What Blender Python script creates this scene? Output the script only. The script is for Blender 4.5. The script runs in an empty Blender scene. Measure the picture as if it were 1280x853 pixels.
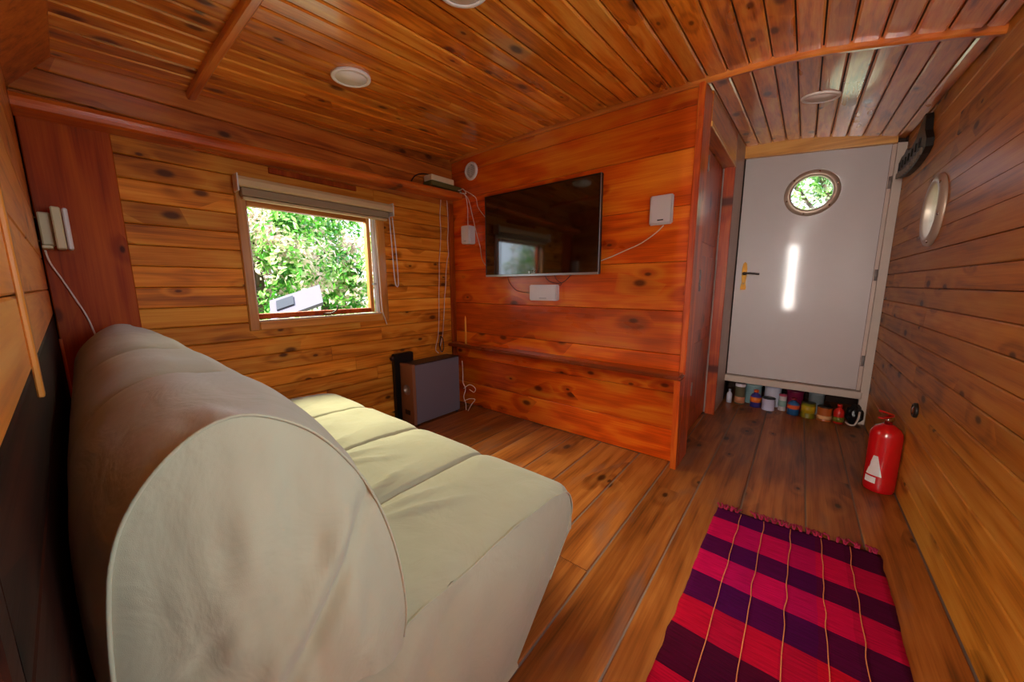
import bpy, bmesh, math, random
from mathutils import Vector, Matrix, noise
random.seed(7)
PI = math.pi
SC = bpy.context.scene
COL = SC.collection

# ------------------------------------------------------------------ camera
cam_d = bpy.data.cameras.new('camera'); cam = bpy.data.objects.new('camera', cam_d); COL.objects.link(cam)
cam_d.sensor_fit = 'HORIZONTAL'; cam_d.sensor_width = 36.0
cam_d.lens = 444.97 / 1280 * 36.0
cam_d.clip_start = 0.02; cam_d.clip_end = 200
_r = Vector((0.7797, 0.6261, -0.0041)); _f = Vector((-0.619, 0.770, -0.155)).normalized()
_r = (_r - _f * _r.dot(_f)).normalized(); _u = _r.cross(_f)
cam.matrix_world = Matrix(((_r.x, _u.x, -_f.x, 0), (_r.y, _u.y, -_f.y, 0), (_r.z, _u.z, -_f.z, 1.0), (0, 0, 0, 1)))
SC.camera = cam

# ------------------------------------------------------------------ sky, sun, daylight, exposure
W = bpy.data.worlds.new('sky'); SC.world = W; W.use_nodes = True
bg = W.node_tree.nodes['Background']
bg.inputs['Color'].default_value = (0.74, 0.86, 1.0, 1); bg.inputs['Strength'].default_value = 1.7
def light(name, kind, loc, direction, energy, color, size=None, size_y=None):
    d = bpy.data.lights.new(name, kind); d.energy = energy; d.color = color
    if kind == 'AREA':
        d.shape = 'RECTANGLE'; d.size = size; d.size_y = size_y
    o = bpy.data.objects.new(name, d); COL.objects.link(o); o.location = loc
    o.rotation_euler = Vector(direction).to_track_quat('-Z', 'Y').to_euler()
    return o
sun = light('sun', 'SUN', (0, -3, 8), (-0.12, 0.65, -0.75), 8.0, (1.0, 0.96, 0.90)); sun.data.angle = 0.01
# daylight through the window in the right wall (beside the camera, outside the frame) and the rear glazed door
light('daylight_right_window', 'AREA', (0.58, 0.62, 1.15), (-1, 0, -0.05), 9.0, (0.66, 0.85, 1.0), 0.56, 0.78)
light('daylight_rear_door', 'AREA', (-0.16, -1.42, 1.15), (0.12, 1, 0), 70.0, (1.0, 0.95, 0.88), 0.30, 1.2)
light('daylight_left_window', 'AREA', (-3.20, 0.99, 1.92), (1.0, 0.0, -0.58), 68.0, (1.0, 0.94, 0.60), 0.90, 0.50)
SC.view_settings.view_transform = 'Standard'; SC.view_settings.look = 'None'
SC.view_settings.exposure = 1.13; SC.view_settings.gamma = 1.0; SC.view_settings.use_curve_mapping = False

# ------------------------------------------------------------------ helpers
def tag(o, label=None, cat=None, group=None, kind=None):
    if label: o['label'] = label
    if cat: o['category'] = cat
    if group: o['group'] = group
    if kind: o['kind'] = kind
    return o
def link(name, me, mat=None, parent=None, loc=(0, 0, 0), smooth=False):
    o = bpy.data.objects.new(name, me); COL.objects.link(o)
    if mat and not me.materials: me.materials.append(mat)
    o.location = loc
    if parent: o.parent = parent
    if smooth:
        for p in me.polygons: p.use_smooth = True
    return o
def from_bm(name, bm, mat=None, parent=None, loc=(0, 0, 0), smooth=False, recalc=True):
    if recalc: bmesh.ops.recalc_face_normals(bm, faces=bm.faces)
    me = bpy.data.meshes.new(name); bm.to_mesh(me); bm.free()
    return link(name, me, mat, parent, loc, smooth)
def empty(name, loc, label=None, cat=None, group=None, kind=None, rz=0.0):
    o = bpy.data.objects.new(name, None); COL.objects.link(o); o.location = loc; o.rotation_euler.z = rz
    o.empty_display_size = 0.05
    return tag(o, label, cat, group, kind)
def add_box(bm, x0, x1, y0, y1, z0, z1, bev=0.0, seg=1):
    vs = [bm.verts.new((x, y, z)) for x in (x0, x1) for y in (y0, y1) for z in (z0, z1)]
    fs = [bm.faces.new([vs[i] for i in f]) for f in ((0, 1, 3, 2), (4, 6, 7, 5), (0, 4, 5, 1), (2, 3, 7, 6), (0, 2, 6, 4), (1, 5, 7, 3))]
    if bev > 0:
        es = list({e for f in fs for e in f.edges})
        bmesh.ops.bevel(bm, geom=es, offset=bev, segments=seg, affect='EDGES', clamp_overlap=True)
def box(name, x0, x1, y0, y1, z0, z1, mat, parent=None, bev=0.003, seg=1, loc=(0, 0, 0), smooth=False):
    bm = bmesh.new(); add_box(bm, x0, x1, y0, y1, z0, z1, bev, seg)
    return from_bm(name, bm, mat, parent, loc, smooth)
def add_prism(bm, pts, dvec):
    """closed polygon PTS (3-D) swept by DVEC"""
    d = Vector(dvec)
    a = [bm.verts.new(p) for p in pts]; b = [bm.verts.new(Vector(p) + d) for p in pts]
    bm.faces.new(a); bm.faces.new(b[::-1]); n = len(a)
    for i in range(n): bm.faces.new((a[i], b[i], b[(i + 1) % n], a[(i + 1) % n]))
def prism(name, pts, dvec, mat, parent=None, loc=(0, 0, 0), bev=0.0):
    bm = bmesh.new(); add_prism(bm, pts, dvec)
    if bev: bmesh.ops.bevel(bm, geom=list(bm.edges), offset=bev, segments=1, affect='EDGES', clamp_overlap=True)
    return from_bm(name, bm, mat, parent, loc)
def add_lathe(bm, prof, segs=24, M=None):
    """profile [(r, h)] turned about z; M moves it"""
    M = M or Matrix()
    rings = []
    for r, h in prof:
        if r < 1e-6: rings.append([bm.verts.new(M @ Vector((0, 0, h)))])
        else: rings.append([bm.verts.new(M @ Vector((r * math.cos(2 * PI * k / segs), r * math.sin(2 * PI * k / segs), h))) for k in range(segs)])
    for a, b in zip(rings, rings[1:]):
        for k in range(segs):
            k2 = (k + 1) % segs
            if len(a) == 1 and len(b) == 1: continue
            if len(a) == 1: bm.faces.new((a[0], b[k], b[k2]))
            elif len(b) == 1: bm.faces.new((a[k], a[k2], b[0]))
            else: bm.faces.new((a[k], a[k2], b[k2], b[k]))
def lathe(name, prof, mat, parent=None, loc=(0, 0, 0), segs=24, M=None, smooth=True):
    bm = bmesh.new(); add_lathe(bm, prof, segs, M)
    return from_bm(name, bm, mat, parent, loc, smooth)
def catmull(pts, n=6):
    P = [Vector(p) for p in pts]; P = [P[0] * 2 - P[1]] + P + [P[-1] * 2 - P[-2]]
    out = []
    for i in range(1, len(P) - 2):
        a, b, c, d = P[i - 1:i + 3]
        for k in range(n):
            t = k / n
            out.append(0.5 * ((2 * b) + (c - a) * t + (2 * a - 5 * b + 4 * c - d) * t * t + (3 * b - a - 3 * c + d) * t ** 3))
    out.append(P[-2]); return out
def add_tube(bm, pts, r, segs=6, smooth_n=6, caps=True):
    P = catmull(pts, smooth_n) if smooth_n else [Vector(p) for p in pts]
    prev = None; rings = []
    for i, p in enumerate(P):
        t = (P[min(i + 1, len(P) - 1)] - P[max(i - 1, 0)]).normalized()
        if prev is None:
            n = t.orthogonal().normalized()
        else:
            n = (prev - t * prev.dot(t)); n = n.normalized() if n.length > 1e-6 else t.orthogonal().normalized()
        prev = n; b = t.cross(n)
        rr = r[min(int(i / max(1, smooth_n or 1)), len(r) - 1)] if isinstance(r, (list, tuple)) else r
        rings.append([bm.verts.new(p + (n * math.cos(2 * PI * k / segs) + b * math.sin(2 * PI * k / segs)) * rr) for k in range(segs)])
    for a, b in zip(rings, rings[1:]):
        for k in range(segs): bm.faces.new((a[k], a[(k + 1) % segs], b[(k + 1) % segs], b[k]))
    if caps: bm.faces.new(rings[0][::-1]); bm.faces.new(rings[-1])
def tube(name, pts, r, mat, parent=None, loc=(0, 0, 0), segs=6, smooth_n=6):
    bm = bmesh.new(); add_tube(bm, [Vector(p) - Vector(loc) for p in pts], r, segs, smooth_n)
    return from_bm(name, bm, mat, parent, loc, True)
def text_obj(name, s, size, mat, parent, M, extrude=0.0008):
    cu = bpy.data.curves.new(name, 'FONT'); cu.body = s; cu.size = size; cu.extrude = extrude
    cu.align_x = 'CENTER'; cu.align_y = 'CENTER'
    tmp = bpy.data.objects.new(name + '_curve', cu); COL.objects.link(tmp)
    bpy.context.view_layer.update()
    me = bpy.data.meshes.new_from_object(tmp.evaluated_get(bpy.context.evaluated_depsgraph_get()))
    bpy.data.objects.remove(tmp); bpy.data.curves.remove(cu)
    me.transform(M); me.materials.clear()
    return link(name, me, mat, parent)

# ------------------------------------------------------------------ materials
def srgb(r, g, b):
    f = lambda c: (c / 255 / 12.92) if c / 255 <= 0.04045 else ((c / 255 + 0.055) / 1.055) ** 2.4
    return (f(r), f(g), f(b), 1)
def mat_base(name):
    m = bpy.data.materials.new(name); m.use_nodes = True
    return m, m.node_tree.nodes, m.node_tree.links, m.node_tree.nodes['Principled BSDF']
def plain(name, col, rough=0.5, metal=0.0, coat=0.0, spec=0.5, bump=0.0, bscale=200, var=0.06):
    m, N, L, B = mat_base(name)
    B.inputs['Roughness'].default_value = rough; B.inputs['Metallic'].default_value = metal
    B.inputs['Coat Weight'].default_value = coat; B.inputs['Coat Roughness'].default_value = 0.08
    B.inputs['Specular IOR Level'].default_value = spec
    tc = N.new('ShaderNodeTexCoord'); nz = N.new('ShaderNodeTexNoise'); nz.inputs['Scale'].default_value = 9; nz.inputs['Detail'].default_value = 4
    L.new(tc.outputs['Object'], nz.inputs['Vector'])
    mx = N.new('ShaderNodeMix'); mx.data_type = 'RGBA'
    mx.inputs[6].default_value = tuple(c * (1 - var) for c in col[:3]) + (1,); mx.inputs[7].default_value = tuple(min(1, c * (1 + var)) for c in col[:3]) + (1,)
    L.new(nz.outputs['Fac'], mx.inputs[0]); L.new(mx.outputs[2], B.inputs['Base Color'])
    if bump:
        n2 = N.new('ShaderNodeTexNoise'); n2.inputs['Scale'].default_value = bscale; n2.inputs['Detail'].default_value = 3
        L.new(tc.outputs['Object'], n2.inputs['Vector'])
        bp = N.new('ShaderNodeBump'); bp.inputs['Strength'].default_value = bump; bp.inputs['Distance'].default_value = 0.002
        L.new(n2.outputs['Fac'], bp.inputs['Height']); L.new(bp.outputs[0], B.inputs['Normal'])
    return m
def wood(name, axis, dark, mid, lite, rough=0.35, coat=0.5, coat_rough=0.12, knots=0.55, ring=13.0, board_var=0.22, bump=0.25, wear=None, ringw=0.22, spec=0.5, streak=0.85, nax=None):
    """varnished softwood; grain runs along world axis 0/1/2; every board gets its own offset and tone"""
    m, N, L, B = mat_base(name)
    geo = N.new('ShaderNodeNewGeometry'); oi = N.new('ShaderNodeObjectInfo')
    rnd = N.new('ShaderNodeVectorMath'); rnd.operation = 'MULTIPLY_ADD'
    comb = N.new('ShaderNodeCombineXYZ')
    for i in range(3): L.new(oi.outputs['Random'], comb.inputs[i])
    L.new(comb.outputs[0], rnd.inputs[0]); rnd.inputs[1].default_value = (37.3, 51.7, 23.9); L.new(geo.outputs['Position'], rnd.inputs[2])
    def scaled(al, ac):
        v = N.new('ShaderNodeVectorMath'); v.operation = 'MULTIPLY'
        s = [ac] * 3; s[axis] = al; v.inputs[1].default_value = s
        L.new(rnd.outputs[0], v.inputs[0]); return v.outputs[0]
    def math_(op, a, b=None, c=None):
        n = N.new('ShaderNodeMath'); n.operation = op
        for i, x in enumerate((a, b, c)):
            if x is None: continue
            if isinstance(x, (int, float)): n.inputs[i].default_value = x
            else: L.new(x, n.inputs[i])
        return n.outputs[0]
    def maprange(x, a, b, c, d, smooth=True):
        n = N.new('ShaderNodeMapRange'); n.interpolation_type = 'SMOOTHSTEP' if smooth else 'LINEAR'
        L.new(x, n.inputs[0])
        for i, v in enumerate((a, b, c, d)): n.inputs[i + 1].default_value = v
        return n.outputs[0]
    # knots
    vor = N.new('ShaderNodeTexVoronoi'); vor.inputs['Scale'].default_value = 1.0; vor.inputs['Randomness'].default_value = 0.95
    vor.voronoi_dimensions = '2D'
    cross = ({0: (2, 1), 1: (2, 0), 2: (1, 0)}[axis])[0 if nax is None or nax != {0: (2, 1), 1: (2, 0), 2: (1, 0)}[axis][0] else 1]
    sx = N.new('ShaderNodeSeparateXYZ'); L.new(scaled(4.2, 8.0), sx.inputs[0]); cx2 = N.new('ShaderNodeCombineXYZ')
    L.new(sx.outputs[axis], cx2.inputs[0]); L.new(sx.outputs[cross], cx2.inputs[1]); L.new(cx2.outputs[0], vor.inputs['Vector'])
    sep = N.new('ShaderNodeSeparateColor'); L.new(vor.outputs['Color'], sep.inputs[0])
    has = maprange(sep.outputs[0], 1 - knots, 1 - knots + 0.02, 0.0, 1.0)
    size = maprange(sep.outputs[1], 0, 1, 0.06, 0.17)
    kd = math_('DIVIDE', vor.outputs['Distance'], size)
    knot = math_('MULTIPLY', maprange(kd, 0.45, 1.25, 1.0, 0.0), has)
    halo = math_('MULTIPLY', maprange(kd, 0.8, 5.5, 1.0, 0.0), has)
    # growth rings: warped noise stretched along the grain
    nz = N.new('ShaderNodeTexNoise'); nz.inputs['Scale'].default_value = 1.0; nz.inputs['Detail'].default_value = 3.0; nz.inputs['Roughness'].default_value = 0.55; nz.inputs['Distortion'].default_value = 0.4
    L.new(scaled(0.9, ring * 0.55), nz.inputs['Vector'])
    ph = math_('ADD', math_('MULTIPLY', nz.outputs['Fac'], 26.0), math_('MULTIPLY', halo, 5.0))
    rings = math_('MULTIPLY_ADD', math_('SINE', ph), 0.5, 0.5)
    fib = N.new('ShaderNodeTexNoise'); fib.inputs['Scale'].default_value = 1.0; fib.inputs['Detail'].default_value = 2.0
    L.new(scaled(5.0, 190.0), fib.inputs['Vector'])
    blot = N.new('ShaderNodeTexNoise'); blot.inputs['Scale'].default_value = 1.0; blot.inputs['Detail'].default_value = 3.0
    L.new(scaled(1.6, 5.0), blot.inputs['Vector'])
    t = math_('ADD', math_('MULTIPLY', rings, ringw), math_('MULTIPLY_ADD', blot.outputs['Fac'], 0.62, (0.38 - ringw) * 0.5))
    stk = N.new('ShaderNodeTexNoise'); stk.inputs['Scale'].default_value = 1.0; stk.inputs['Detail'].default_value = 4.0; stk.inputs['Roughness'].default_value = 0.65; stk.inputs['Distortion'].default_value = 0.3
    L.new(scaled(1.3, 42.0), stk.inputs['Vector'])
    t = math_('ADD', t, math_('MULTIPLY', math_('SUBTRACT', stk.outputs['Fac'], 0.5), streak))
    t = math_('ADD', t, math_('MULTIPLY', math_('SUBTRACT', fib.outputs['Fac'], 0.5), 0.30))
    cr = N.new('ShaderNodeValToRGB'); e = cr.color_ramp.elements
    e[0].position = 0.12; e[0].color = dark; e[1].position = 0.86; e[1].color = lite
    k = e.new(0.48); k.color = mid
    L.new(t, cr.inputs[0])
    kn = N.new('ShaderNodeMix'); kn.data_type = 'RGBA'; L.new(math_('MULTIPLY', knot, 0.88), kn.inputs[0])
    L.new(cr.outputs[0], kn.inputs[6]); kn.inputs[7].default_value = tuple(c * 0.16 for c in dark[:3]) + (1,)
    hm = N.new('ShaderNodeMix'); hm.data_type = 'RGBA'; L.new(math_('MULTIPLY', halo, 0.28), hm.inputs[0])
    L.new(kn.outputs[2], hm.inputs[6]); hm.inputs[7].default_value = tuple(c * 0.7 for c in dark[:3]) + (1,)
    out = hm.outputs[2]
    if wear:
        wn = N.new('ShaderNodeTexNoise'); wn.inputs['Scale'].default_value = 1.0; wn.inputs['Detail'].default_value = 4
        L.new(scaled(3.0, 9.0), wn.inputs['Vector'])
        wm = N.new('ShaderNodeMix'); wm.data_type = 'RGBA'; L.new(math_('MULTIPLY', maprange(wn.outputs['Fac'], 0.56, 0.74, 0, 1), 0.5), wm.inputs[0])
        L.new(out, wm.inputs[6]); wm.inputs[7].default_value = wear; out = wm.outputs[2]
    hs = N.new('ShaderNodeHueSaturation'); L.new(out, hs.inputs['Color'])
    L.new(math_('MULTIPLY_ADD', oi.outputs['Random'], 2 * board_var, 1 - board_var), hs.inputs['Value'])
    L.new(hs.outputs[0], B.inputs['Base Color'])
    L.new(math_('MULTIPLY_ADD', blot.outputs['Fac'], 0.16, rough - 0.08), B.inputs['Roughness'])
    B.inputs['Coat Weight'].default_value = coat; B.inputs['Coat Roughness'].default_value = coat_rough; B.inputs['Specular IOR Level'].default_value = spec
    bp = N.new('ShaderNodeBump'); bp.inputs['Strength'].default_value = bump; bp.inputs['Distance'].default_value = 0.0022
    L.new(math_('ADD', math_('MULTIPLY', fib.outputs['Fac'], 0.5), math_('ADD', math_('MULTIPLY', knot, -0.5), math_('MULTIPLY', blot.outputs['Fac'], 1.6))), bp.inputs['Height'])
    L.new(bp.outputs[0], B.inputs['Normal']); L.new(bp.outputs[0], B.inputs['Coat Normal'])
    return m

M = {}
M['left'] = wood('varnished_pine_ochre', 1, srgb(136, 62, 8), srgb(222, 128, 28), srgb(244, 172, 64), rough=0.55, coat=0.0, spec=0.22, knots=0.42)
M['left_v'] = wood('dark_mahogany_stain', 2, srgb(96, 32, 3), srgb(146, 54, 6), srgb(172, 78, 14), rough=0.5, coat=0.0, spec=0.15, knots=0.25, ring=9)
M['left_dark'] = wood('dark_stained_pine', 1, srgb(120, 48, 12), srgb(182, 92, 26), srgb(208, 124, 48), rough=0.4, coat=0.12, coat_rough=0.18, spec=0.3, knots=0.3)
M['shelf_y'] = wood('shelf_red_varnish_long', 1, srgb(140, 50, 12), srgb(196, 86, 22), srgb(220, 124, 44), rough=0.3, coat=0.35, knots=0.1)
M['part'] = wood('varnished_pine_red', 0, srgb(140, 34, 3), srgb(226, 88, 9), srgb(252, 154, 40), rough=0.3, coat=0.6, coat_rough=0.14, knots=0.28, ring=6, board_var=0.20, bump=0.2, streak=0.5)
M['shelf_x'] = wood('dark_red_shelf', 0, srgb(84, 26, 8), srgb(130, 48, 12), srgb(160, 74, 26), rough=0.28, coat=0.7, knots=0.1)
M['part_v'] = wood('varnished_red_upright', 2, srgb(146, 44, 5), srgb(212, 82, 12), srgb(232, 126, 34), rough=0.35, coat=0.25, knots=0.15, ring=14)
M['door_v'] = wood('varnished_red_door', 2, srgb(130, 40, 8), srgb(186, 70, 14), srgb(210, 104, 30), rough=0.35, coat=0.2, knots=0.3, ring=9)
M['ceil'] = wood('varnished_ceiling_pine', 1, srgb(134, 54, 8), srgb(222, 120, 26), srgb(246, 172, 70), rough=0.3, coat=0.9, coat_rough=0.10, knots=0.34, bump=0.3, board_var=0.16, nax=2)
M['ceil_x'] = wood('ceiling_batten_wood', 0, srgb(144, 60, 16), srgb(200, 104, 32), srgb(222, 140, 60), rough=0.3, coat=0.7, knots=0.15)
M['right'] = wood('varnished_pine_brown', 1, srgb(118, 66, 14), srgb(194, 118, 32), srgb(214, 150, 62), rough=0.5, coat=0.06, coat_rough=0.2, spec=0.3, knots=0.3, ring=10, board_var=0.12)
M['floor'] = wood('worn_floor_boards', 1, srgb(66, 32, 10), srgb(146, 80, 28), srgb(182, 114, 52), rough=0.42, coat=0.15, coat_rough=0.25, spec=0.35, knots=0.2, ring=9, board_var=0.15, bump=0.4, wear=srgb(112, 88, 78), nax=2)
M['header'] = wood('pale_header_pine', 0, srgb(180, 110, 40), srgb(224, 160, 72), srgb(236, 184, 104), rough=0.35, coat=0.4, knots=0.3)
M['frame_y'] = wood('window_frame_long', 1, srgb(150, 84, 28), srgb(200, 126, 48), srgb(224, 156, 76), rough=0.35, coat=0.4, knots=0.0)
M['frame_z'] = wood('window_frame_upright', 2, srgb(150, 84, 28), srgb(200, 126, 48), srgb(224, 156, 76), rough=0.35, coat=0.4, knots=0.0)
M['back'] = wood('back_wall_pine', 0, srgb(150, 76, 18), srgb(210, 124, 34), srgb(230, 158, 60), rough=0.38, coat=0.3, coat_rough=0.25, knots=0.2)
M['back_low'] = wood('black_brown_shade', 0, srgb(20, 8, 4), srgb(38, 16, 8), srgb(56, 24, 12), rough=0.7, coat=0.0, spec=0.08, knots=0.1)  # shade behind the sofa, put into the wood colour
M['joint'] = plain('dark_joint', srgb(52, 24, 10), 0.8)  # dark brown backing that shows in the gaps between boards
M['joint_floor'] = plain('floor_joint_filler', srgb(120, 100, 86), 0.7)
M['white_paint'] = plain('white_gloss_paint', srgb(196, 186, 182), 0.4, coat=0.35, bump=0.35, bscale=7, var=0.03)
M['white_trim'] = plain('worn_white_trim', srgb(196, 180, 164), 0.45, bump=0.1, var=0.1)
M['grey_post'] = plain('greyish_primed_wood', srgb(200, 176, 160), 0.45, coat=0.1, bump=0.15, bscale=30, var=0.2)
M['white_plastic'] = plain('white_plastic', srgb(222, 216, 212), 0.4, var=0.02)
M['ivory_plastic'] = plain('ivory_plastic', srgb(208, 194, 150), 0.45, var=0.03)
M['lamp'] = plain('matt_lamp_diffuser', srgb(248, 240, 232), 0.5, var=0.02)
M['cable'] = plain('white_cable', srgb(226, 206, 190), 0.5, var=0.02)
M['black_cable'] = plain('black_cable', srgb(18, 16, 16), 0.5)
M['black'] = plain('black_plastic', srgb(14, 14, 15), 0.35)
M['screen'] = plain('glossy_black_screen', srgb(4, 4, 5), 0.05, coat=1.0, spec=1.0, var=0.0)
M['silver'] = plain('brushed_silver', srgb(176, 172, 170), 0.35, metal=0.8)
M['chrome'] = plain('chrome', srgb(200, 200, 202), 0.15, metal=1.0)
M['brass'] = plain('brass', srgb(112, 76, 30), 0.35, metal=1.0)
M['alu'] = plain('porthole_metal', srgb(190, 170, 150), 0.42, metal=0.45)
M['sub_side'] = plain('grey_laminate', srgb(112, 106, 114), 0.55, var=0.04)
M['sub_top'] = plain('dark_laminate', srgb(48, 38, 36), 0.4)
M['sub_front'] = plain('bronze_front', srgb(150, 104, 72), 0.35, metal=0.2)
M['blind'] = plain('cream_blind', srgb(206, 178, 132), 0.6, bump=0.1, bscale=300)
M['blind_dark'] = plain('taupe_blind_fabric', srgb(150, 128, 100), 0.8, bump=0.2, bscale=400)
M['orange'] = plain('orange_wax', srgb(255, 176, 70), 0.4)
M['red'] = plain('red_enamel', srgb(190, 16, 22), 0.22, coat=0.8, var=0.03)
M['dark_iron'] = plain('dark_carved_metal', srgb(42, 38, 34), 0.45, metal=0.5, bump=0.4, bscale=60, var=0.3)
M['pale_relief'] = plain('pale_relief', srgb(136, 122, 108), 0.5, metal=0.3)
M['olive_box'] = plain('olive_card', srgb(92, 82, 34), 0.6)
M['cream_box'] = plain('cream_card', srgb(220, 200, 160), 0.55)
M['outer_white'] = plain('outdoor_white_paint', srgb(100, 95, 106), 0.6)
M['outer_grey'] = plain('rooflight_grey', srgb(54, 56, 62), 0.3)

def fabric(name, col, scale=1600):
    m, N, L, B = mat_base(name)
    B.inputs['Roughness'].default_value = 0.9; B.inputs['Sheen Weight'].default_value = 0.25; B.inputs['Specular IOR Level'].default_value = 0.2
    tc = N.new('ShaderNodeTexCoord')
    nz = N.new('ShaderNodeTexNoise'); nz.inputs['Scale'].default_value = 6; nz.inputs['Detail'].default_value = 5; L.new(tc.outputs['Object'], nz.inputs['Vector'])
    mx = N.new('ShaderNodeMix'); mx.data_type = 'RGBA'; L.new(nz.outputs['Fac'], mx.inputs[0])
    mx.inputs[6].default_value = tuple(c * 0.93 for c in col[:3]) + (1,); mx.inputs[7].default_value = tuple(min(1, c * 1.06) for c in col[:3]) + (1,)
    L.new(mx.outputs[2], B.inputs['Base Color'])
    n2 = N.new('ShaderNodeTexNoise'); n2.inputs['Scale'].default_value = scale; n2.inputs['Detail'].default_value = 0; L.new(tc.outputs['Object'], n2.inputs['Vector'])
    n3 = N.new('ShaderNodeTexNoise'); n3.inputs['Scale'].default_value = 7; n3.inputs['Detail'].default_value = 4; n3.inputs['Distortion'].default_value = 1.2; L.new(tc.outputs['Object'], n3.inputs['Vector'])
    ad = N.new('ShaderNodeMath'); ad.operation = 'MULTIPLY_ADD'; ad.inputs[1].default_value = 14.0
    L.new(n3.outputs['Fac'], ad.inputs[0]); m2 = N.new('ShaderNodeMath'); m2.operation = 'MULTIPLY'; m2.inputs[1].default_value = 0.25; L.new(n2.outputs['Fac'], m2.inputs[0]); L.new(m2.outputs[0], ad.inputs[2])
    bp = N.new('ShaderNodeBump'); bp.inputs['Strength'].default_value = 0.4; bp.inputs['Distance'].default_value = 0.0012
    L.new(ad.outputs[0], bp.inputs['Height']); L.new(bp.outputs[0], B.inputs['Normal'])
    return m
M['canvas'] = fabric('beige_canvas', srgb(172, 170, 142))
M['piping'] = fabric('beige_piping', srgb(172, 170, 142))

def glass_mat():
    m = bpy.data.materials.new('clear_glass'); m.use_nodes = True; N = m.node_tree.nodes; L = m.node_tree.links
    N.remove(N['Principled BSDF'])
    lw = N.new('ShaderNodeLayerWeight'); lw.inputs['Blend'].default_value = 0.5
    pw = N.new('ShaderNodeMath'); pw.operation = 'POWER'; pw.inputs[1].default_value = 5.0; L.new(lw.outputs['Facing'], pw.inputs[0])
    fr = N.new('ShaderNodeMath'); fr.operation = 'MULTIPLY_ADD'; fr.inputs[1].default_value = 0.96; fr.inputs[2].default_value = 0.035; L.new(pw.outputs[0], fr.inputs[0])
    tr = N.new('ShaderNodeBsdfTransparent'); gl = N.new('ShaderNodeBsdfGlossy'); gl.inputs['Roughness'].default_value = 0.01
    mx = N.new('ShaderNodeMixShader'); L.new(fr.outputs[0], mx.inputs[0]); L.new(tr.outputs[0], mx.inputs[1]); L.new(gl.outputs[0], mx.inputs[2])
    L.new(mx.outputs[0], N['Material Output'].inputs['Surface'])
    return m
M['glass'] = glass_mat()

def leaf_mat(name, cols, clump=1.5):
    m, N, L, B = mat_base(name)
    geo = N.new('ShaderNodeNewGeometry'); nz = N.new('ShaderNodeTexNoise'); nz.inputs['Scale'].default_value = clump; nz.inputs['Detail'].default_value = 2
    L.new(geo.outputs['Position'], nz.inputs['Vector'])
    ad = N.new('ShaderNodeMath'); ad.operation = 'MULTIPLY_ADD'; L.new(geo.outputs['Random Per Island'], ad.inputs[0]); ad.inputs[1].default_value = 0.45
    sb = N.new('ShaderNodeMath'); sb.operation = 'MULTIPLY_ADD'; L.new(nz.outputs['Fac'], sb.inputs[0]); sb.inputs[1].default_value = 3.6; sb.inputs[2].default_value = -1.56
    L.new(sb.outputs[0], ad.inputs[2])
    cr = N.new('ShaderNodeValToRGB'); e = cr.color_ramp.elements
    while len(e) < len(cols): e.new(0.5)
    for i, c in enumerate(cols): e[i].position = i / (len(cols) - 1); e[i].color = c
    L.new(ad.outputs[0], cr.inputs[0]); L.new(cr.outputs[0], B.inputs['Base Color'])
    B.inputs['Roughness'].default_value = 0.45
    ts = N.new('ShaderNodeBsdfTranslucent'); L.new(cr.outputs[0], ts.inputs['Color'])
    mx = N.new('ShaderNodeMixShader'); mx.inputs[0].default_value = 0.3
    L.new(B.outputs[0], mx.inputs[1]); L.new(ts.outputs[0], mx.inputs[2]); L.new(mx.outputs[0], N['Material Output'].inputs['Surface'])
    return m
M['leaf_a'] = leaf_mat('green_and_cream_leaves', [srgb(30, 104, 14), srgb(84, 172, 36), srgb(150, 190, 100), srgb(232, 210, 188), srgb(242, 214, 208)])
M['leaf_b'] = leaf_mat('lime_green_leaves', [srgb(30, 96, 18), srgb(100, 168, 54), srgb(196, 206, 150), srgb(240, 228, 214)])
M['bark'] = plain('bark', srgb(84, 70, 56), 0.9, bump=0.6, bscale=40)
M['grass'] = plain('meadow', srgb(124, 126, 98), 0.9, bump=0.5, bscale=30, var=0.3)

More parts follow.
